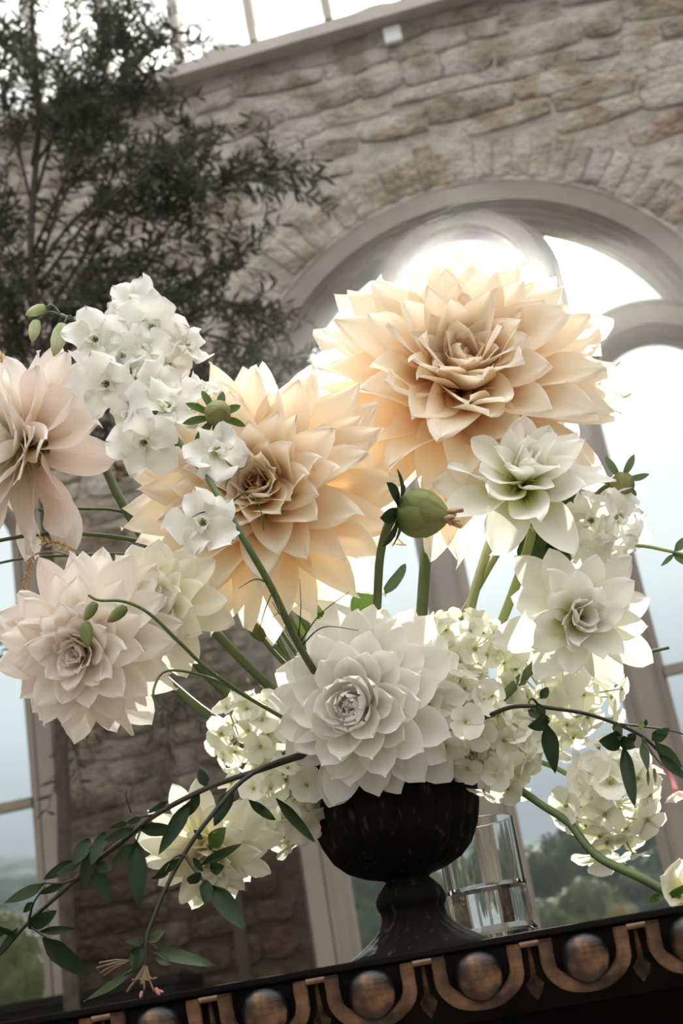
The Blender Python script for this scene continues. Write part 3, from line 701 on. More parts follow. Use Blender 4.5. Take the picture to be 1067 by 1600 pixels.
def dahlia(label, pos, axis, R, n, mats, rows, spin=0.0, group=None, seed=0, bud=0.0, stem_pts=None, stem_r=.0035, dome=.30, squash=None, name='dahlia', stem_mat='stem_green', cal=True, K=8):
    """rows: function t (0 outermost .. 1 centre) -> dict(e=elevation deg, L=length/R, W=width/L, + shape keys)."""
    mw = axis_mat(pos, axis, spin); d = root(name, label, 'flower', mw, group)
    r = random.Random(seed + 100); cache = {}
    for i in range(n):
        t = i / n; k = int(t * K); var = r.randrange(4); q = rows((k + .5) / K)
        mat = mats(t, r) if callable(mats) else mats
        key = (k, var, mat)
        if key not in cache:
            g = {a: b for a, b in q.items() if a not in ('e', 'L', 'W')}
            L = q['L'] * R; vr = random.Random(hash((seed, k, var)) & 0xffff)
            g['curl'] = g.get('curl', 0) + vr.uniform(-.18, .18); g['twist'] = vr.uniform(-.35, .35) * g.pop('tw', 1.0); g['tip'] = g.get('tip', 0) + vr.uniform(-.35, .35); g['sb'] = g.get('sb', 0) + vr.uniform(-.16, .16)
            cache[key] = petal_mesh(mat, L=L, W=q['W'] * L, seed=seed * 50 + k * 4 + var, **g)
        qt = rows(t); e = rad(qt['e'] + r.uniform(-7, 7)); a = i * GOLD + r.uniform(-.14, .14)
        sc = qt['L'] / q['L'] * r.uniform(.92, 1.07)
        h = dome * R * (t - .35); r0 = R * .10 * (1 - t) ** .8
        m = Matrix.Rotation(a, 4, 'Z') @ Matrix.Translation((0, r0, h)) @ Matrix.Rotation(e, 4, 'X') @ Matrix.Rotation(r.uniform(-.15, .15), 4, 'Y') @ Matrix.Scale(sc, 4)
        link('petal', cache[key], mw @ m, d)
    if bud:
        vv = []; ff = []; c = R * bud
        v2, f2 = lathe([(c * .9, -c * .8), (c, -.1 * c), (c * .9, .5 * c), (c * .55, .95 * c), (0, 1.1 * c)], 14, lambda t, a, z_: 1 + .08 * math.sin(a * 7 + z_ * 900))
        bm_ = mats(1.0, r) if callable(mats) else mats
        link('centre_bud', mk('centre_bud', v2, f2, bm_), mw @ Matrix.Translation((0, 0, dome * R * .5)), d)
    # receptacle behind the petals
    rb = R * .13
    v2, f2 = lathe([(0, -rb * 1.5), (rb * .6, -rb * 1.3), (rb, -rb * .5), (rb * .8, rb * .6), (0, rb * 1.2)], 14)
    link('receptacle', mk('receptacle', v2, f2, 'stem_green'), mw @ Matrix.Translation((0, 0, -dome * R * .35)), d)
    if cal: calyx(d, mw @ Matrix.Translation((0, 0, -dome * R * .45)), R * .34)
    if stem_pts:
        back = mw @ Vector((0, 0, -dome * R * .35 - rb * 1.3))
        stem(d, [back] + stem_pts, stem_r, stem_mat)
    return d
def lerp(a, b, t): return a + (b - a) * t
def rows_cafe(t):     # dinner-plate decorative: long wavy pointed petals
    return dict(e=lerp(-22, 68, t ** 1.05), L=lerp(1.04, .15, t ** 2.1), W=lerp(.155, .30, t ** 1.8), cup=lerp(.75, .80, t), curl=lerp(.60, .85, t), tip=lerp(-.9, -1.0, t), wave=lerp(.42, .14, t), point=.86, fold=.08, peak=.5, sb=lerp(.22, .05, t), roll=lerp(.55, .25, t), tw=lerp(1.7, .6, t))
def rows_round(t):    # formal decorative: broad blunt cupped petals
    return dict(e=lerp(-38, 62, t ** 1.0), L=lerp(1.0, .20, t ** 1.6), W=lerp(.195, .36, t ** 1.6), cup=lerp(.60, .65, t), curl=lerp(.0, .8, t), tip=lerp(.25, .2, t), wave=.06, point=.30, peak=.60, tw=lerp(.9, .4, t))
def rows_lily(t):     # waterlily: few broad petals, open centre
    return dict(e=lerp(-18, 62, t ** .9), L=lerp(1.0, .40, t ** 1.2), W=lerp(.235, .27, t), cup=lerp(.7, .8, t), curl=lerp(.45, .8, t), tip=lerp(-.65, -.5, t), wave=.19, sb=.08, roll=.3, point=.60, peak=.56, tw=1.6)
def rows_blush(t):
    return dict(e=lerp(-30, 66, t ** 1.0), L=lerp(1.02, .18, t ** 1.7), W=lerp(.20, .30, t ** 1.5), cup=lerp(.7, .75, t), curl=lerp(.40, .8, t), tip=lerp(-.6, -.7, t), wave=lerp(.30, .12, t), sb=lerp(.14, .05, t), roll=.4, point=.68, peak=.54, fold=.08, tw=lerp(1.6, .6, t))

def cafe_m(t, r): return 'petal_peach_bud' if t > .88 else 'petal_peach'
def PX(n, Y, py=900): return n * pxm(Y, py)
D1 = dahlia('large peach dahlia highest of all, directly below the bright sun', at(718, 618, 1.12), img_dir(-.03, .56, .83), PX(240, 1.12, 580), 122, cafe_m, rows_cafe, .3, seed=1, bud=.045, dome=.36,
    stem_pts=[at(690, 700, 1.15), at(668, 840, 1.13), at(656, 1000, 1.12), at(645, 1120, 1.12), MOUTH], stem_r=.0052)
D2 = dahlia('peach dahlia in the middle left with an apricot heart, behind the dark flower spike', at(412, 775, 1.07), img_dir(-.10, .22, .96), PX(208, 1.07, 770), 116, cafe_m, rows_cafe, 1.1, seed=2, bud=.05, dome=.36,
    stem_pts=[at(430, 860, 1.14), at(500, 1010, 1.13), at(590, 1130, 1.12), MOUTH], stem_r=.005)
D3 = dahlia('pink-tinged white dahlia cut by the left edge of the photo', at(46, 698, 1.08), img_dir(-.74, .12, .64), PX(162, 1.08, 700), 76, lambda t, r: 'petal_pink' if r.random() < .35 and t < .6 else 'petal_blush', rows_blush, .8, seed=3, bud=.05, dome=.34,
    stem_pts=[at(150, 712, 1.11), at(185, 775, 1.11), at(232, 852, 1.11), at(330, 980, 1.12), at(440, 1090, 1.12), at(540, 1170, 1.12), MOUTH + Vector((-.01, 0, 0))], stem_r=.0045)
D4 = dahlia('blush white dahlia low on the left with three green buds hanging before it', at(138, 1010, .985), img_dir(-.18, -.05, .97), PX(150, .985, 1000), 88, lambda t, r: 'petal_pink' if r.random() < .12 and t < .5 else 'petal_blush', rows_blush, .2, seed=4, bud=.04, dome=.34,
    stem_pts=[at(225, 1035, 1.10), at(330, 1120, 1.10), at(450, 1180, 1.11), MOUTH + Vector((-.02, 0, -.01))], stem_r=.004)
D5 = dahlia('cream dahlia tucked behind the upper right of the blush dahlia', at(248, 948, 1.01), img_dir(.02, .35, .93), PX(114, 1.01, 940), 46, 'petal_cream', rows_lily, .9, seed=5, bud=.05, dome=.30,
    stem_pts=[at(300, 1030, 1.06), at(400, 1120, 1.10), at(520, 1180, 1.12), MOUTH + Vector((-.015, .01, 0))], stem_r=.004)
D6 = dahlia('dense round white dahlia resting over the rim of the urn', at(566, 1102, 1.03), img_dir(-.30, .12, .94), PX(166, 1.03, 1100), 104, 'petal_white', rows_round, .5, seed=6, bud=.03, dome=.42,
    stem_pts=[at(600, 1140, 1.10), MOUTH], stem_r=.004)
D7 = dahlia('open white dahlia right below the large peach one', at(816, 762, 1.05), img_dir(.04, .74, .67), PX(138, 1.05, 750), 34, 'petal_green_white', rows_lily, .15, seed=7, dome=.24,
    stem_pts=[at(832, 822, 1.09), at(800, 930, 1.10), at(745, 1060, 1.11), at(690, 1160, 1.12), MOUTH + Vector((.015, 0, 0))], stem_r=.0042, stem_mat='stem_pale')
D8 = dahlia('white dahlia with a greenish heart facing out on the right', at(900, 968, 1.05), img_dir(.05, .14, .99), PX(122, 1.05, 960), 36, 'petal_green_white', rows_lily, .7, seed=8, dome=.26,
    stem_pts=[at(855, 1020, 1.09), at(770, 1105, 1.10), at(700, 1190, 1.12), MOUTH + Vector((.02, 0, 0))], stem_r=.0042)
D9 = dahlia('white dahlia hanging lowest at left, crossed by a dark vine', at(325, 1325, 1.04), img_dir(.06, -.40, .90), PX(106, 1.04, 1320), 56, 'petal_cream', rows_blush, .4, seed=9, bud=.04, dome=.30,
    stem_pts=[at(345, 1280, 1.10), at(420, 1225, 1.11), at(500, 1200, 1.10), MOUTH + Vector((-.02, -.01, 0))], stem_r=.004)
D10 = dahlia('pale pink dahlia mostly hidden behind the right side of the top peach one', at(850, 610, 1.22), img_dir(.25, .10, .9), PX(90, 1.22, 600), 34, 'petal_blush', rows_blush, .4, seed=10, dome=.28,
    stem_pts=[at(800, 760, 1.20), at(775, 820, 1.19), at(740, 930, 1.15), at(712, 1060, 1.13), at(670, 1160, 1.12), MOUTH + Vector((.005, .015, 0))], stem_r=.0045, stem_mat='stem_pale')

# ---------------------------------------------------------------- delphinium spikes
SEP = [petal_mesh('sepal_white', 'sepal', L=1.0, W=w, cup=.12, curl=c, tip=-.5, wave=.55, point=.40, base=.25, seed=300 + i, peak=.66, fray=.13, ny=8, nx=8, twist=tw * 1.6) for i, (w, c, tw) in enumerate(((.50, .25, .2), (.46, .05, -.25), (.52, -.1, .1), (.44, .35, -.1)))]
def heart_mesh():
    b = MB(); r = random.Random(5)
    for k in range(14):
        a = k * GOLD; q = .03 + .010 * k; b.tube([(0, 0, 0), (q * math.cos(a), q * math.sin(a), .16), (q * 1.4 * math.cos(a), q * 1.4 * math.sin(a), .24 + .04 * r.random())], .022, 5, .028)
    return b.mesh('flower_heart', 'anther')
HEART = heart_mesh()
def spur_mesh(): return MB().tube(curve([(0, 0, .02), (0, -.1, -.25), (0, -.5, -.5)], 4), .07, 6, .015).mesh('spur', 'sepal_white')
SPUR = spur_mesh()
def floret5(parent, p, axis, r, seed):
    q = random.Random(seed); mw = axis_mat(p, axis, q.uniform(0, 6.28)) @ Matrix.Scale(r, 4)
    f = link('floret', HEART, mw @ Matrix.Scale(.68, 4), parent)
    link('spur', SPUR, mw, f)
    for k in range(5):
        link('sepal', SEP[q.randrange(4)], mw @ Matrix.Rotation(k * 2 * math.pi / 5 + q.uniform(-.15, .15), 4, 'Z') @ Matrix.Translation((0, .04, 0)) @ Matrix.Rotation(rad(q.uniform(2, 34)), 4, 'X') @ Matrix.Scale(q.uniform(.9, 1.1), 4), f)
    for k in range(3):   # small inner petals
        link('sepal', SEP[1], mw @ Matrix.Rotation(k * 2.1 + .5, 4, 'Z') @ Matrix.Rotation(rad(58), 4, 'X') @ Matrix.Scale(.42, 4), f)
    return f
def bud_mesh(name, mat, n=10, k=3, seed=0):
    v, f = lathe([(0, 0), (.28, .06), (.42, .30), (.40, .58), (.24, .85), (.05, 1.0), (0, 1.0)], 18, lambda t, a, z_: 1 + .07 * math.cos(a * k + z_ * 2.5))
    return mk(name, [(x * .8, y * .8, z_) for x, y, z_ in v], f, mat, True, [(((i % 18) / 18), z_) for i, (x, y, z_) in enumerate(v)])
BUDP = bud_mesh('bud', 'bud_pale'); BUDG = bud_mesh('bud', 'bud_green')
def bud(parent, a, b, me, fat=1.0):
    d = b - a; L = d.length
    return link('bud', me, frame_mat(a, d, -FW) @ Matrix.Rotation(-math.pi / 2, 4, 'X') @ Matrix.Diagonal((L * fat, L * fat, L, 1)), parent)
def spike(label, pts, florets, buds, Y, hairs=(), name='delphinium', r=.0032, mat='stem_green'):
    c = [at(x, y, yy) for x, y, yy in pts]
    d = root(name, label, 'flower', c[0]); cc = curve(c, 6)
    link('stem', MB().tube(cc, r, 8, r * .55).mesh('stem', mat), Matrix(), d)
    for i, (x, y, rp, ax, yy) in enumerate(florets):
        p = at(x, y, yy); fl = floret5(d, p, img_dir(*ax), PX(rp, yy, y) * 1.14, int(x * 7 + y))
        near = min(cc, key=lambda q: (q - p - Vector((0, 0, -.02))).length); back = p - img_dir(*ax) * .012
        link('pedicel', MB().tube(curve([near, near.lerp(back, .6) + Vector((0, 0, -.004)), back], 4), .0011, 5).mesh('pedicel', mat), Matrix(), d)
    for (x, y, x2, y2, yy, kind, fat) in buds:
        a, b = at(x, y, yy), at(x2, y2, yy); bud(d, a, b, BUDP if kind == 'p' else BUDG, fat)
        near = min(cc, key=lambda q: (q - a).length)
        link('pedicel', MB().tube(curve([near, near.lerp(a, .5) + Vector((0, 0, .006)), a], 4), .0010, 5).mesh('pedicel', mat), Matrix(), d)
    for h in hairs:
        pp = [at(x, y, yy) for x, y, yy in h]; link('bract', MB().tube(curve(pp, 5), .0007, 4, .0003).mesh('bract', 'leaf_light'), Matrix(), d)
    return d
S1 = spike('long dark-stemmed white delphinium spike crossing the left peach dahlia, single fringed floret halfway',
    [(600, 1180, 1.10), (520, 1090, 1.05), (468, 1010, .985), (425, 920, .945), (385, 850, .93), (350, 790, .93), (325, 748, .94), (289, 702, .96), (255, 657, .98), (220, 605, 1.0), (185, 555, 1.01), (140, 512, 1.02), (95, 492, 1.03)],
    [(318, 818, 50, (.02, .15, .95), .925), (338, 708, 47, (.2, .55, .75), .95), (228, 690, 52, (-.2, -.25, .9), .965), (262, 640, 50, (.15, .6, .7), .975), (315, 612, 32, (.3, .8, .5), 1.0), (245, 608, 38, (.3, .4, .85), .99),
     (168, 600, 50, (-.05, -.05, 1), .985), (150, 532, 47, (0, .1, 1), 1.0), (192, 560, 42, (.2, .2, .9), 1.01), (205, 650, 36, (-.5, .1, .8), .985)],
    [(72, 480, 40, 492, 1.03, 'p', .75), (58, 500, 50, 534, 1.03, 'p', .7), (100, 505, 84, 556, 1.02, 'p', .62), (118, 508, 150, 484, 1.03, 'p', .9)], 1.0,
    hairs=(((350, 795, .93), (320, 782, .92), (288, 792, .92)), ((350, 795, .93), (318, 800, .92), (300, 808, .915)), ((355, 790, .93), (385, 770, .92), (405, 790, .91), (412, 830, .91)), ((425, 915, .945), (400, 905, .93), (372, 850 + 70, .93)),
           ((428, 920, .945), (415, 950, .93), (405, 985, .93)), ((430, 925, .945), (438, 960, .93), (425, 940, .92)), ((468, 1005, .985), (500, 960, .97), (545, 925, .97)), ((468, 1005, .985), (440, 960, .97), (425, 965, .97)), ((470, 1010, .985), (505, 980, .97), (560, 985, .97)), ((466, 1000, .985), (470, 950, .97), (468, 905, .97))))
S2 = spike('white delphinium spike behind at upper left, topmost florets and small green buds',
    [(580, 1190, 1.13), (480, 1080, 1.15), (380, 880, 1.14), (320, 690, 1.10), (292, 592, 1.07), (274, 556, 1.06), (245, 515, 1.06), (215, 485, 1.06), (170, 480, 1.06)],
    [(238, 515, 50, (.1, .1, 1), 1.035), (213, 472, 36, (.1, .55, .8), 1.05), (222, 552, 42, (.2, .4, .85), 1.02), (290, 545, 38, (.6, .5, .5), 1.05), (262, 568, 34, (.5, -.4, .7), 1.05), (200, 500, 36, (-.3, .3, .9), 1.045)],
    [(190, 490, 168, 474, 1.06, 'p', 1.0), (205, 486, 182, 478, 1.05, 'p', 1.0)], 1.06)
S3 = spike('white stock-like spike with crinkled florets and a side bud in the sky at right',
    [(690, 1190, 1.12), (800, 1090, 1.12), (880, 950, 1.13), (935, 860, 1.14), (950, 815, 1.14), (970, 770, 1.14)],
    [(925, 815, 42, (-.3, .2, .9), 1.12), (965, 810, 40, (.4, .3, .8), 1.12), (945, 850, 40, (0, -.3, .9), 1.12), (985, 840, 30, (.6, -.2, .6), 1.13), (930, 870, 34, (-.2, -.3, .8), 1.13), (965, 785, 30, (.2, .7, .6), 1.14)], [], 1.13, name='stock_flower')

# ---------------------------------------------------------------- dahlia buds
def dahlia_bud(label, c, axis, r, stem_pts, Y, tip=False, mat='bud_green', bract='leaf_dark', sm='stem_green', squat=1.0, nb=7, bl_=1.5):
    mw = axis_mat(c, axis); d = root('dahlia_bud', label, 'bud', mw)
    n = 36
    v, f = lathe([(0, -.95), (.45, -.88), (.85, -.5), (1.0, .0), (.93, .45), (.70, .85), (.42, 1.12), (.16, 1.28), (0, 1.3)], n, lambda t, a, z_: 1 + .055 * abs(math.sin(a * 4 + z_ * .8)))
    link('bud', mk('bud', [tuple(Vector(q) * r) for q in v], f, mat, True, [((i % n) / n, min(1, max(0, q[2] * .45 + .42))) for i, q in enumerate(v)]), mw, d)
    sep = petal_mesh(mat, 'sepal', L=r * 2.1, W=r * .52, cup=.5, curl=2.0, tip=.2, wave=.04, point=.8, seed=8)
    for k in range(6): link('sepal', sep, mw @ Matrix.Rotation(k * math.pi / 3, 4, 'Z') @ Matrix.Translation((0, r * .50, -r * .95)) @ Matrix.Rotation(rad(22), 4, 'X'), d)
    br = petal_mesh(bract, 'bract', L=r * bl_, W=r * .34, cup=.25, curl=-1.0, tip=.5, point=.9, seed=9, ny=6)
    for k in range(nb): link('bract', br, mw @ Matrix.Rotation(k * 2 * math.pi / nb + .3, 4, 'Z') @ Matrix.Translation((0, r * .3, -r * .95)) @ Matrix.Rotation(rad(20), 4, 'X'), d)
    if tip:
        b = MB(); rr = random.Random(4)
        for k in range(16):
            p = Vector((rr.uniform(-.22, .22), rr.uniform(-.22, .22), 1.15)); q = p + Vector((rr.uniform(-.3, .3), rr.uniform(-.3, .3), rr.uniform(.3, .75)))
            b.tube(curve([p * r, p.lerp(q, .5) * r + Vector((rr.uniform(-.1, .1), rr.uniform(-.1, .1), 0)) * r, q * r], 3), r * .10, 5, r * .07)
        link('withered_petals', b.mesh('withered_petals', 'dry_brown'), mw, d)
    if stem_pts: stem(d, [mw @ Vector((0, 0, -.9 * r))] + stem_pts, r * .20, sm)
    return d
dahlia_bud('fat green spent dahlia bud with a withered brown tip in the centre of the bouquet', at(655, 802, 1.0), img_dir(.93, -.12, .30), PX(37, 1.0, 800), [at(606, 822, 1.02), at(594, 868, 1.05), at(590, 930, 1.07), at(588, 1010, 1.10), at(600, 1110, 1.12), MOUTH], 1.08, tip=True)
dahlia_bud('dark green dahlia bud with spread bracts above the left peach dahlia', at(340, 646, .955), img_dir(.30, .30, .9), PX(20, .955, 640), [at(338, 690, .985), at(360, 780, 1.03), at(420, 900, 1.10), at(500, 1050, 1.12), MOUTH], 1.05, mat='bud_green', bract='leaf_light', nb=9, bl_=2.4)
dahlia_bud('small round green bud with curled bracts against the sky at right', at(972, 756, 1.12), img_dir(-.1, -.5, .85), PX(18, 1.12, 755), [at(930, 775, 1.13), at(900, 850, 1.13), at(830, 990, 1.12), at(730, 1130, 1.12), MOUTH], 1.12, nb=6, bl_=2.2, mat='bud_green', bract='leaf_grey')

# ---------------------------------------------------------------- hydrangea heads
HP = [petal_mesh('hydrangea_white', 'petal', L=1.0, W=w, cup=.16, curl=c, tip=-.3, wave=.08, point=.25, base=.22, seed=500 + i, peak=.60, ny=6, nx=4) for i, (w, c) in enumerate(((.56, .3), (.50, -.1), (.60, .1)))]
HE = MB().tube([(0, 0, -.05), (0, 0, .10), (0, 0, .16)], .10, 6, .05).mesh('floret_eye', 'stem_pale')
def floret4(parent, p, axis, r, q, hub):
    mw = axis_mat(p, axis, q.uniform(0, 6.28)) @ Matrix.Scale(r, 4)
    f = link('floret', HE, mw, parent)
    for k in range(4):
        link('petal', HP[q.randrange(3)], mw @ Matrix.Rotation(k * math.pi / 2 + q.uniform(-.12, .12), 4, 'Z') @ Matrix.Rotation(rad(q.uniform(0, 26)), 4, 'X') @ Matrix.Scale(q.uniform(.86, 1.08), 4), f)
    link('pedicel', MB().tube(curve([hub, hub.lerp(p, .5) + Vector((0, 0, -.003)), p], 4), .0007, 5).mesh('pedicel', 'stem_pale'), Matrix(), f)
def hydrangea(label, c, rx, ry, Y, n, seed, rp=27, hubs=None, to=None, flat=.6):
    cx, cy = c; P = at(cx, cy, Y); d = root('hydrangea_head', label, 'flower', P, 'white hydrangea heads'); q = random.Random(seed)
    ax, ay = PX(rx, Y, cy), PX(ry, Y, cy); az = min(ax, ay) * flat
    core = [P + (RT * ax * u + UP * ay * w) * .3 for u, w in ((-.6, 0), (.5, .4), (.3, -.6), (0, .2))]
    b = MB()
    for h in core: b.tube([P, P.lerp(h, .5), h], .0014, 6)
    tgt = to or MOUTH
    b.tube(curve([P, P.lerp(tgt, .5) + Vector((0, .01, .01)), tgt], 6), .0022, 7); link('stalk', b.mesh('stalk', 'stem_pale'), Matrix(), d)
    for i in range(n):
        z = 1 - 1.45 * (i + .5) / n; rr_ = math.sqrt(max(0, 1 - z * z)); a = i * GOLD + seed; kk = q.uniform(.50, 1.10) if i % 3 else q.uniform(.9, 1.15)
        dv = RT * (rr_ * math.cos(a)) + UP * (rr_ * math.sin(a)) - FW * z
        p = P + RT * (ax * kk * rr_ * math.cos(a)) + UP * (ay * kk * rr_ * math.sin(a)) - FW * (az * kk * z); p += Vector((q.uniform(-1, 1), q.uniform(-1, 1), q.uniform(-1, 1))) * .008
        axd = (dv - FW * .45 + Vector((q.uniform(-.5, .5), q.uniform(-.5, .5), q.uniform(-.5, .5)))).normalized()
        floret4(d, p, axd, PX(rp, Y, cy) * q.uniform(.85, 1.15), q, min(core, key=lambda h: (h - p).length))
    return d
hydrangea('white hydrangea head peeping above the round white dahlia beside the bare stems', (722, 1012), 66, 42, 1.09, 30, 1)
hydrangea('white hydrangea head between the round white dahlia and urn rim over the dark bowl', (712, 1128), 60, 66, 1.05, 34, 2, 31)
hydrangea('backlit white hydrangea head below the right-hand dahlia, in front of the pale window', (868, 1088), 84, 74, 1.12, 44, 3, 29)
hydrangea('white hydrangea head at the right of the urn rim above the glass', (792, 1178), 62, 56, 1.07, 34, 4, 29)
hydrangea('white hydrangea head hanging lowest on the right before the dark trees', (952, 1252), 62, 82, 1.06, 36, 5, 33, to=at(800, 1180, 1.10))
hydrangea('small white hydrangea head left of the round dahlia above the vine', (385, 1150), 50, 62, 1.08, 22, 6, 27)
hydrangea('shaded white hydrangea head below the left of the urn rim', (440, 1262), 62, 62, 1.09, 34, 7, 31)
# ---------------------------------------------------------------- vines and loose leaves
def leaf_mesh(mat, w=.2, curl=-.35, wave=.06, seed=0, point=.9, serr=0.0, name='leaf', fold=-.12):
    v, f, uv = petal_geo(1.0, w, cup=.18, curl=curl, tip=-.15, wave=wave, point=point, base=.06, seed=seed, ny=9, nx=4, peak=.36, fold=fold)
    if serr: v = [(x * (1 + serr * ((i // 5) % 2)), y, z) for i, (x, y, z) in enumerate(v)]
    return mk(name, v, f, mat, True, uv)
LEAFM = {}
def put_leaf(parent, a, b, wpx_ratio, mat, roll=0.0, seed=0, serr=0.0, curl=-.35, name='leaf'):
    key = (mat, seed % 4, serr, round(curl, 1), name)
    if key not in LEAFM: LEAFM[key] = leaf_mesh(mat, .5, curl, seed=seed % 4 + 20, serr=serr, name=name)
    d = b - a; L = d.length
    m = frame_mat(a, d, -FW) @ Matrix.Rotation(roll, 4, 'Y') @ Matrix.Diagonal((L * wpx_ratio, L * 1.03, L * min(1, .5 + wpx_ratio), 1))
    return link(name, LEAFM[key], m, parent)
def vine(name, label, stems, leaves_, mat='leaf_dark', smat='stem_dark', cat='vine'):
    c0 = at(*stems[0][0][0]); d = root(name, label, cat, c0)
    for pts, r in stems: link('stem', MB().tube(curve([at(*p) for p in pts], 5), r, 7, r * .6).mesh('stem', smat), Matrix(), d)
    for i, l in enumerate(leaves_):
        x0_, y0_, x1_, y1_, w, Y = l[:6]; mt = l[6] if len(l) > 6 else mat
        dy = R_.uniform(-.02, .005); put_leaf(d, at(x0_, y0_, Y), at(x1_, y1_, Y + dy), w, mt, R_.uniform(-.5, .5), i)
    return d
Y1 = 1.0
V1 = vine('jasmine_vine', 'long jasmine vine arching down to the left with paired dark leaves',
    [([(600, 1170, 1.10), (500, 1175, 1.05), (400, 1205, 1.01), (322, 1232, 1.0), (245, 1272, 1.0), (200, 1307, 1.0), (145, 1350, 1.0), (95, 1395, 1.0), (45, 1440, 1.0), (0, 1490, 1.0), (-40, 1525, 1.0)], .0024),
     ([(245, 1272, 1.0), (218, 1277, .995), (200, 1282, .99)], .0009), ([(205, 1270, .99), (197, 1245, .985), (198, 1232, .985)], .0006), ([(120, 1372, 1.0), (98, 1380, .995), (70, 1380, .99)], .0010), ([(42, 1443, 1.0), (62, 1458, .995), (72, 1464, .99)], .0010), ([(45, 1440, 1.0), (52, 1412, .99), (70, 1385, .985)], .0010), ([(220, 1295, 1.0), (215, 1310, .99), (213, 1318, .99)], .0009)],
    [(322, 1230, 312, 1201, .60, Y1), (296, 1254, 251, 1330, .26, Y1), (312, 1240, 292, 1276, .42, Y1), (218, 1294, 273, 1298, .38, Y1), (213, 1315, 216, 1413, .30, .99), (212, 1318, 177, 1350, .42, .99), (145, 1352, 171, 1409, .42, Y1), (150, 1318, 126, 1387, .36, .995),
     (120, 1345, 68, 1373, .34, Y1), (126, 1345, 92, 1366, .36, Y1, 'leaf_grey'), (70, 1378, 8, 1414, .28, .99, 'leaf_grey'), (50, 1410, 38, 1425, .55, Y1), (45, 1448, 84, 1428, .42, Y1), (62, 1455, 116, 1452, .24, .99), (70, 1463, 131, 1527, .42, .985),
     (25, 1460, -8, 1448, .3, Y1), (28, 1450, -4, 1492, .22, Y1), (200, 1283, 172, 1296, .4, .99), (222, 1277, 198, 1287, .4, .99), (208, 1295, 165, 1313, .34, .995), (165, 1302, 142, 1345, .34, 1.0), (262, 1250, 232, 1272, .3, Y1), (150, 1350, 168, 1358, .5, Y1), (140, 1312, 116, 1345, .5, Y1), (100, 1318 + 60, 60, 1400, .3, Y1), (10, 1450, -20, 1470, .3, Y1)])
Y2 = .975
V2 = vine('jasmine_vine', 'jasmine vine hanging straight down before the lowest white dahlia, closed pink buds at its end',
    [([(600, 1170, 1.10), (500, 1172, 1.04), (395, 1208, .99), (330, 1275, Y2), (288, 1334, Y2), (262, 1382, .97), (238, 1440, .966), (229, 1470, .965), (228, 1510, .963)], .0021),
     ([(288, 1334, Y2), (306, 1362, .97), (330, 1388, .965), (345, 1404, .963)], .0013), ([(288, 1334, Y2), (270, 1342, .97), (258, 1362, .965)], .0009), ([(229, 1470, .965), (250, 1485, .96), (262, 1493, .96)], .0008)],
    [(332, 1386, 378, 1446, .36, .963), (322, 1376, 322, 1409, .58, .96), (315, 1351, 374, 1320, .22, .965), (303, 1340, 315, 1362, .5, .97), (295, 1378, 312, 1368, .6, .965), (330, 1358, 345, 1375 - 20, .6, .965), (330, 1322, 347, 1297, .55, .985, 'leaf_light'), (318, 1310, 300, 1298, .5, .985),
     (280, 1340, 243, 1372, .32, .968), (262, 1364, 238, 1374, .34, .966), (365, 1236, 333, 1286, .44, .985), (390, 1249, 428, 1283, .34, 1.0), (432, 1247, 490, 1315, .20, 1.0), (236, 1484, 331, 1506, .20, .962, 'leaf_grey'), (208, 1512, 136, 1568, .16, .958, 'leaf_grey'), (233, 1470, 254, 1455, .5, .964, 'leaf_grey'), (225, 1470, 200, 1472, .34, .964, 'leaf_grey'),
     (246, 1488, 262, 1506, .6, .962, 'leaf_grey'), (205, 1488, 208, 1512, .5, .962, 'leaf_grey'), (215, 1480, 198, 1500, .4, .962), (222, 1475, 210, 1520, .3, .962)])
pb = random.Random(8)
for k in range(11):
    x1_, y1_ = 200 + k * 4.6 + pb.uniform(-4, 4), pb.uniform(1525, 1552)
    a, m_, b = at(228, 1505, .963), at(226 + (x1_ - 226) * .45, 1528, .961), at(x1_, y1_, .960)
    link('bud_stalk', MB().tube(curve([a, m_, b], 4), .0006, 5, .0009).mesh('bud_stalk', 'stem_brown'), Matrix(), V2)
for (x, y, x2, y2) in ((243, 1543, 250, 1556), (222, 1548, 219, 1560), (246, 1548, 256, 1550)):
    bud(V2, at(x, y, .957), at(x2, y2, .956), petal_bud if False else mk('bud', [tuple(q.co) for q in BUDP.vertices], [tuple(p.vertices) for p in BUDP.polygons], 'pink_tube', True, [(.5, q.co.z) for q in BUDP.vertices]), .7)
for k in range(6):
    a = at(205, 1500, .963); b = at(158 + pb.uniform(-8, 10), 1505 + k * 4, .962)
    link('bud_stalk', MB().tube([a, a.lerp(b, .5) + Vector((0, 0, .001)), b], .0005, 5, .0008).mesh('bud_stalk', 'stem_brown'), Matrix(), V2)
Y3 = 1.0
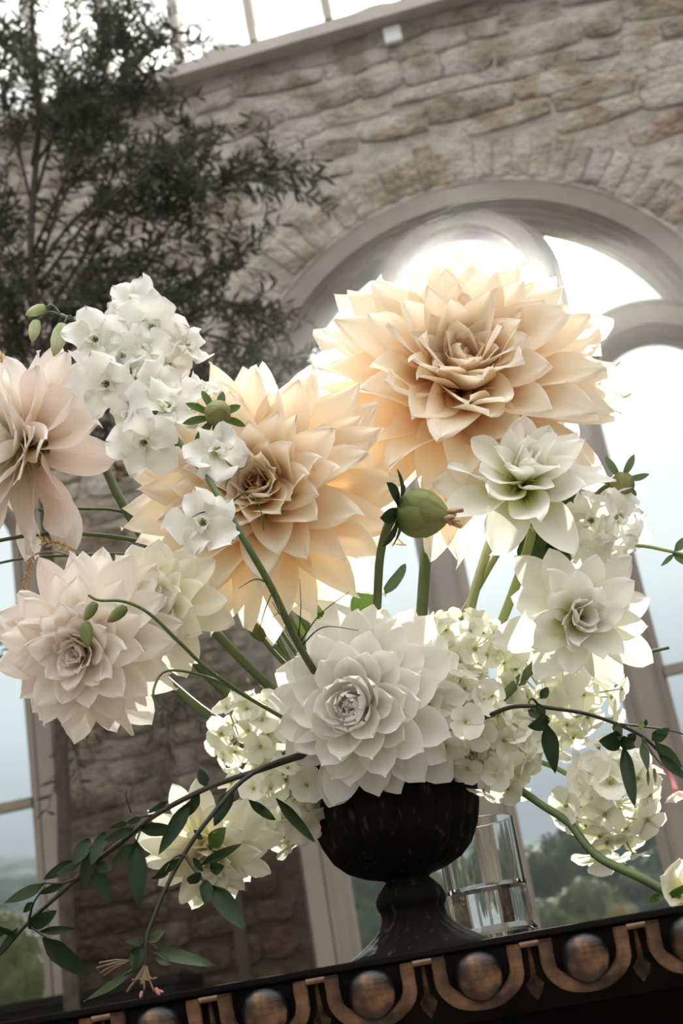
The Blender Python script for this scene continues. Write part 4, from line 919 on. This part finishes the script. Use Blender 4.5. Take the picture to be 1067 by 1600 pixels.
V3 = vine('jasmine_vine', 'jasmine vine reaching out to the right with drooping leaves and one pink-tubed flower',
    [([(640, 1180, 1.11), (720, 1140, 1.06), (785, 1109, 1.02), (824, 1103, 1.0), (866, 1107, Y3), (915, 1115, Y3), (961, 1130, Y3), (1003, 1150, Y3), (1032, 1176, Y3), (1072, 1212, Y3), (1100, 1240, Y3)], .0019),
     ([(966, 1131, Y3), (1010, 1136, .995), (1050, 1142, .99), (1075, 1150, .99)], .0009), ([(843, 1104, Y3), (832, 1092, .99), (826, 1098, .985), (832, 1108, .985), (846, 1104, .985)], .0010), ([(1003, 1150, Y3), (1020, 1178, .995), (1034, 1196, .99)], .0009), ([(1003, 1150, Y3), (1010, 1190, .995), (1014, 1215, .99)], .0008), ([(966, 1131, Y3), (972, 1150, .995), (976, 1170, .99)], .0009)],
    [(850, 1130, 871, 1206, .36, .985), (843, 1092, 858, 1074, .6, .99), (842, 1100, 848, 1124, .6, .985), (826, 1110, 842, 1122, .5, .985), (856, 1124, 832, 1136, .5, .985), (970, 1156, 944, 1160, .60, .99), (970, 1156, 987, 1167, .55, .99), (961, 1130, 969, 1154, .5, .99), (976, 1168, 988, 1254, .24, .985),
     (1024, 1158, 1064, 1202, .38, .99), (1020, 1156, 1042, 1141, .5, .99), (1002, 1162, 1013, 1200, .34, .99, 'leaf_grey'), (1000, 1140, 1003, 1128, .7, .99, 'leaf_light'), (1008, 1135, 1010, 1124, .6, .99), (1030, 1180, 1070, 1216, .3, .985), (990, 1158, 984, 1150, .7, .99)])
tb = MB().tube(curve([at(1036, 1194, .99), at(1048, 1214, .985), at(1056, 1236, .98)], 4), .0013, 8, .0024)
link('flower_tube', tb.mesh('flower_tube', 'pink_tube'), Matrix(), V3)
fp = petal_mesh('petal_pink', L=.012, W=.0058, cup=.2, curl=.1, tip=-.6, wave=.1, point=.5, seed=77, ny=5)
fmw = axis_mat(at(1056, 1236, .98), img_dir(.25, -.8, .5))
for k in range(5): link('petal', fp, fmw @ Matrix.Rotation(k * 1.2566, 4, 'Z') @ Matrix.Rotation(rad(25), 4, 'X'), V3)
for (x, y, x2, y2) in ((1012, 1205, 1013, 1228), (1022, 1200, 1024, 1224)):
    bud(V3, at(x, y, .99), at(x2, y2, .99), BUDG, .34)

# buds on an arching stem before the blush dahlia
B = root('flower_bud_spray', 'thin arching stem carrying three closed green buds before the blush dahlia', 'bud', at(410, 1105, 1.0))
link('stem', MB().tube(curve([at(600, 1180, 1.10), at(500, 1150, 1.05), at(405, 1100, 1.0), at(330, 1050, .95), at(285, 1008, .925), at(235, 960, .91), at(195, 940, .905), at(155, 938, .905), at(138, 930, .905)], 6), .0018, 7, .0010).mesh('stem', 'stem_green'), Matrix(), B)
for (x, y, x2, y2) in ((150, 941, 132, 970), (198, 948, 168, 972), (134, 972, 138, 1010)): bud(B, at(x, y, .90), at(x2, y2, .898), BUDG, .75)
link('tendril', MB().tube(curve([at(400, 1098, 1.0), at(330, 1060, .97), at(262, 1048, .95), at(240, 1078, .94), at(246, 1104, .94), at(252, 1106, .94)], 5), .0012, 6, .0007).mesh('tendril', 'stem_green'), Matrix(), B)

# bare stems reaching out at the left and right, each with what it carries
def sprig(name, label, pts, r, cat='stem', mat='stem_green', lv_=(), seeds=None):
    d = root(name, label, cat, at(*pts[0])); link('stem', MB().tube(curve([at(*p) for p in pts], 6), r, 7, r * .7).mesh('stem', mat), Matrix(), d)
    for i, l in enumerate(lv_): put_leaf(d, at(l[0], l[1], l[5]), at(l[2], l[3], l[5]), l[4], l[6] if len(l) > 6 else 'leaf_light', l[7] if len(l) > 7 else 0, i)
    if seeds:
        sd_ = mk('seed', [tuple(q.co) for q in BUDP.vertices], [tuple(p.vertices) for p in BUDP.polygons], seeds[0], True)
        for (x, y, x2, y2, yy) in seeds[1]: link('seed', sd_, frame_mat(at(x, y, yy), at(x2, y2, yy) - at(x, y, yy), -FW) @ Matrix.Rotation(-math.pi / 2, 4, 'X') @ Matrix.Diagonal(((at(x2, y2, yy) - at(x, y, yy)).length * .5, (at(x2, y2, yy) - at(x, y, yy)).length * .5, (at(x2, y2, yy) - at(x, y, yy)).length, 1)), d)
    return d
sprig('trailing_grass', 'green curving stem leaving the photo at left just above the wheat ear', [(560, 1170, 1.13), (430, 1010, 1.15), (330, 900, 1.14), (228, 850, 1.12), (140, 835, 1.11), (60, 835, 1.11), (-20, 848, 1.11)], .0026)
sprig('trailing_grass', 'higher of the thin stems bowing left under the pink dahlia', [(550, 1165, 1.14), (420, 960, 1.16), (300, 850, 1.15), (200, 802, 1.14), (130, 795, 1.13), (60, 797, 1.13)], .0020)
sprig('trailing_grass', 'thin grey-green stem behind the top of the blush dahlia running off at left', [(545, 1175, 1.15), (430, 1020, 1.17), (320, 900, 1.16), (210, 868, 1.15), (110, 868, 1.14), (40, 872, 1.14), (-20, 884, 1.14)], .0018)
rs = random.Random(12)
def ear(pts, n, L, Y):
    o = []; c = [(lerp(pts[0][0], pts[1][0], i / n), lerp(pts[0][1], pts[1][1], i / n)) for i in range(n + 1)]
    for i, (x, y) in enumerate(c):
        s = 1 if i % 2 else -1; dx, dy = pts[1][0] - pts[0][0], pts[1][1] - pts[0][1]; l = math.hypot(dx, dy); dx /= l; dy /= l
        o.append((x, y, x + (dx * .8 - dy * s * .6) * L, y + (dy * .8 + dx * s * .6) * L, Y))
    return o
sprig('wheat_ear', 'dry straw-coloured grass ear hanging beside the blush dahlia at left', [(110, 868, 1.13), (85, 862, 1.12), (52, 868, 1.11), (42, 895, 1.11), (38, 920, 1.11)], .0010, 'grass', 'dry_brown', seeds=('dry_brown', ear(((50, 868), (36, 930)), 18, 11, 1.11)))
sprig('seed_spike', 'pinkish brown seed spike at the left edge above the pink dahlia', [(60, 640, 1.12), (36, 600, 1.11), (12, 572, 1.11), (-10, 552, 1.11)], .0012, 'grass', 'dry_brown', seeds=('petal_pink', ear(((40, 600), (-8, 552)), 16, 15, 1.11)))
sprig('seed_spike', 'short buff seed spike lying between the green stems at left', [(120, 862, 1.10), (95, 850, 1.09), (70, 845, 1.09)], .0010, 'grass', 'dry_brown', seeds=('petal_pink', ear(((112, 858), (68, 846)), 9, 13, 1.09)))
sprig('trailing_grass', 'pale green stem running off at right with a small leaf at the edge', [(690, 1180, 1.13), (820, 1040, 1.15), (900, 900, 1.15), (960, 858, 1.14), (1000, 853, 1.14), (1040, 860, 1.14), (1075, 868, 1.14)], .0022, mat='stem_pale', lv_=((1052, 862, 1076, 838, .4, 1.13, 'leaf_grey'), (1052, 866, 1034, 884, .3, 1.13, 'leaf_grey'), (1050, 864, 1080, 885, .34, 1.13, 'leaf_grey')))
sprig('trailing_grass', 'grey-green stem with a pale tip running off at right below the greenish-hearted dahlia', [(700, 1185, 1.13), (840, 1080, 1.14), (930, 1040, 1.12), (1000, 1022, 1.11), (1045, 1012, 1.11)], .0020, mat='stem_green')
lo_ = sprig('leaf_shoot', 'dark serrated dahlia leaves behind the two open white dahlias at right', [(660, 1170, 1.13), (705, 1000, 1.15), (740, 930, 1.16), (792, 842, 1.16), (830, 800, 1.15)], .0040, 'leaf', 'stem_pale')
for i, (a_, b_, w, mt, rl) in enumerate((((895, 800), (818, 892), .62, 'leaf_dark', .3), ((870, 800), (905, 862), .7, 'leaf_light', -.5), ((860, 790), (840, 850), .5, 'leaf_light', .8), ((880, 770), (915, 800), .7, 'leaf_dark', .2), ((845, 790), (868, 858), .6, 'leaf_grey', .9))):
    put_leaf(lo_, at(*a_, 1.14), at(*b_, 1.125), w, mt, rl, i, .10)
lo2 = sprig('leaf_shoot', 'bright green lit leaves between the left peach dahlia and the round white dahlia', [(600, 1170, 1.13), (545, 1040, 1.15), (520, 980, 1.15), (505, 950, 1.15)], .0024, 'leaf')
for i, (a_, b_, w, rl) in enumerate((((540, 960), (468, 925), .50, .2), ((545, 985), (588, 908), .50, .4), ((530, 985), (490, 985), .5, -.3), ((505, 960), (452, 990), .4, .2))):
    put_leaf(lo2, at(*a_, 1.14), at(*b_, 1.13), w, 'leaf_light', rl, i, .08)
put_leaf(lo2, at(592, 930, 1.12), at(652, 880, 1.11), .26, 'leaf_grey', .3, 2, 0, -1.2)
sg = root('loose_leaf', 'single dark glossy leaf lying on the cream dahlia', 'leaf', at(196, 995, 1.0)); put_leaf(sg, at(196, 993, .985), at(262, 1002, .98), .36, 'leaf_dark', .1, 3)
bp_ = root('dahlia_bud', 'narrow olive-green closed bud left of the urn stems under the left peach dahlia', 'bud', at(395, 985, 1.09)); bud(bp_, at(412, 1000, 1.09), at(385, 968, 1.09), BUDG, .7)
link('stem', MB().tube(curve([at(412, 1000, 1.09), at(440, 1032, 1.10), at(520, 1110, 1.12), MOUTH], 5), .0022, 7).mesh('stem', 'stem_green'), Matrix(), bp_)

# thick cut stem lying out over the table edge at right, with its own bloom
K_ = root('cut_flower', 'thick green stem bending down to the table with a yellow-white bloom at its end', 'flower', at(1050, 1395, 1.0))
link('stem', MB().tube(curve([at(690, 1185, 1.12), at(760, 1205, 1.09), at(808, 1232, 1.07), at(850, 1260, 1.06), at(889, 1286, 1.05), at(915, 1320, 1.04), at(944, 1345, 1.03), at(1006, 1374, 1.01), at(1061, 1406, 1.0)], 6), .0030, 9, .0036).mesh('stem', 'stem_green'), Matrix(), K_)
kp = [petal_mesh('petal_cream', L=.030, W=.013, cup=.4, curl=.5, tip=-.6, wave=.15, point=.6, seed=90 + i) for i in range(3)]
km = axis_mat(at(1062, 1402, 1.0), img_dir(.1, .45, .6))
for k in range(6): link('petal', kp[k % 3], km @ Matrix.Rotation(k * 1.047, 4, 'Z') @ Matrix.Rotation(rad(30), 4, 'X'), K_)
put_leaf(K_, at(1030, 1398, .99), at(1014, 1410, .985), .5, 'leaf_light', .3, 1)
put_leaf(K_, at(1040, 1400, .99), at(1080, 1385, .985), .4, 'leaf_light', .3, 2)
# ---------------------------------------------------------------- haze volume added to stand in for lens glare around the sun
m, t = newmat('glare_haze'); vsx = N(t, 'ShaderNodeVolumeScatter'); vsx.inputs['Density'].default_value = 0.005; vsx.inputs['Anisotropy'].default_value = 0.95
o = N(t, 'ShaderNodeOutputMaterial'); t.links.new(vsx.outputs[0], o.inputs['Volume']); M['glare_haze'] = m
hv = [(-6.1, -6.0), (5.1, -6.0), (5.1, 5.1), (-6.1, 6.8)]
v = [(x, y, .02) for x, y in hv] + [(x, y, 7.4) for x, y in hv]
setp(link('glare_haze', mk('glare_haze', v, [(3, 2, 1, 0), (4, 5, 6, 7), (0, 1, 5, 4), (1, 2, 6, 5), (2, 3, 7, 6), (3, 0, 4, 7)], 'glare_haze', False), Matrix()), 'faint haze added across the room for a glare around the sun', 'haze', kind='stuff')
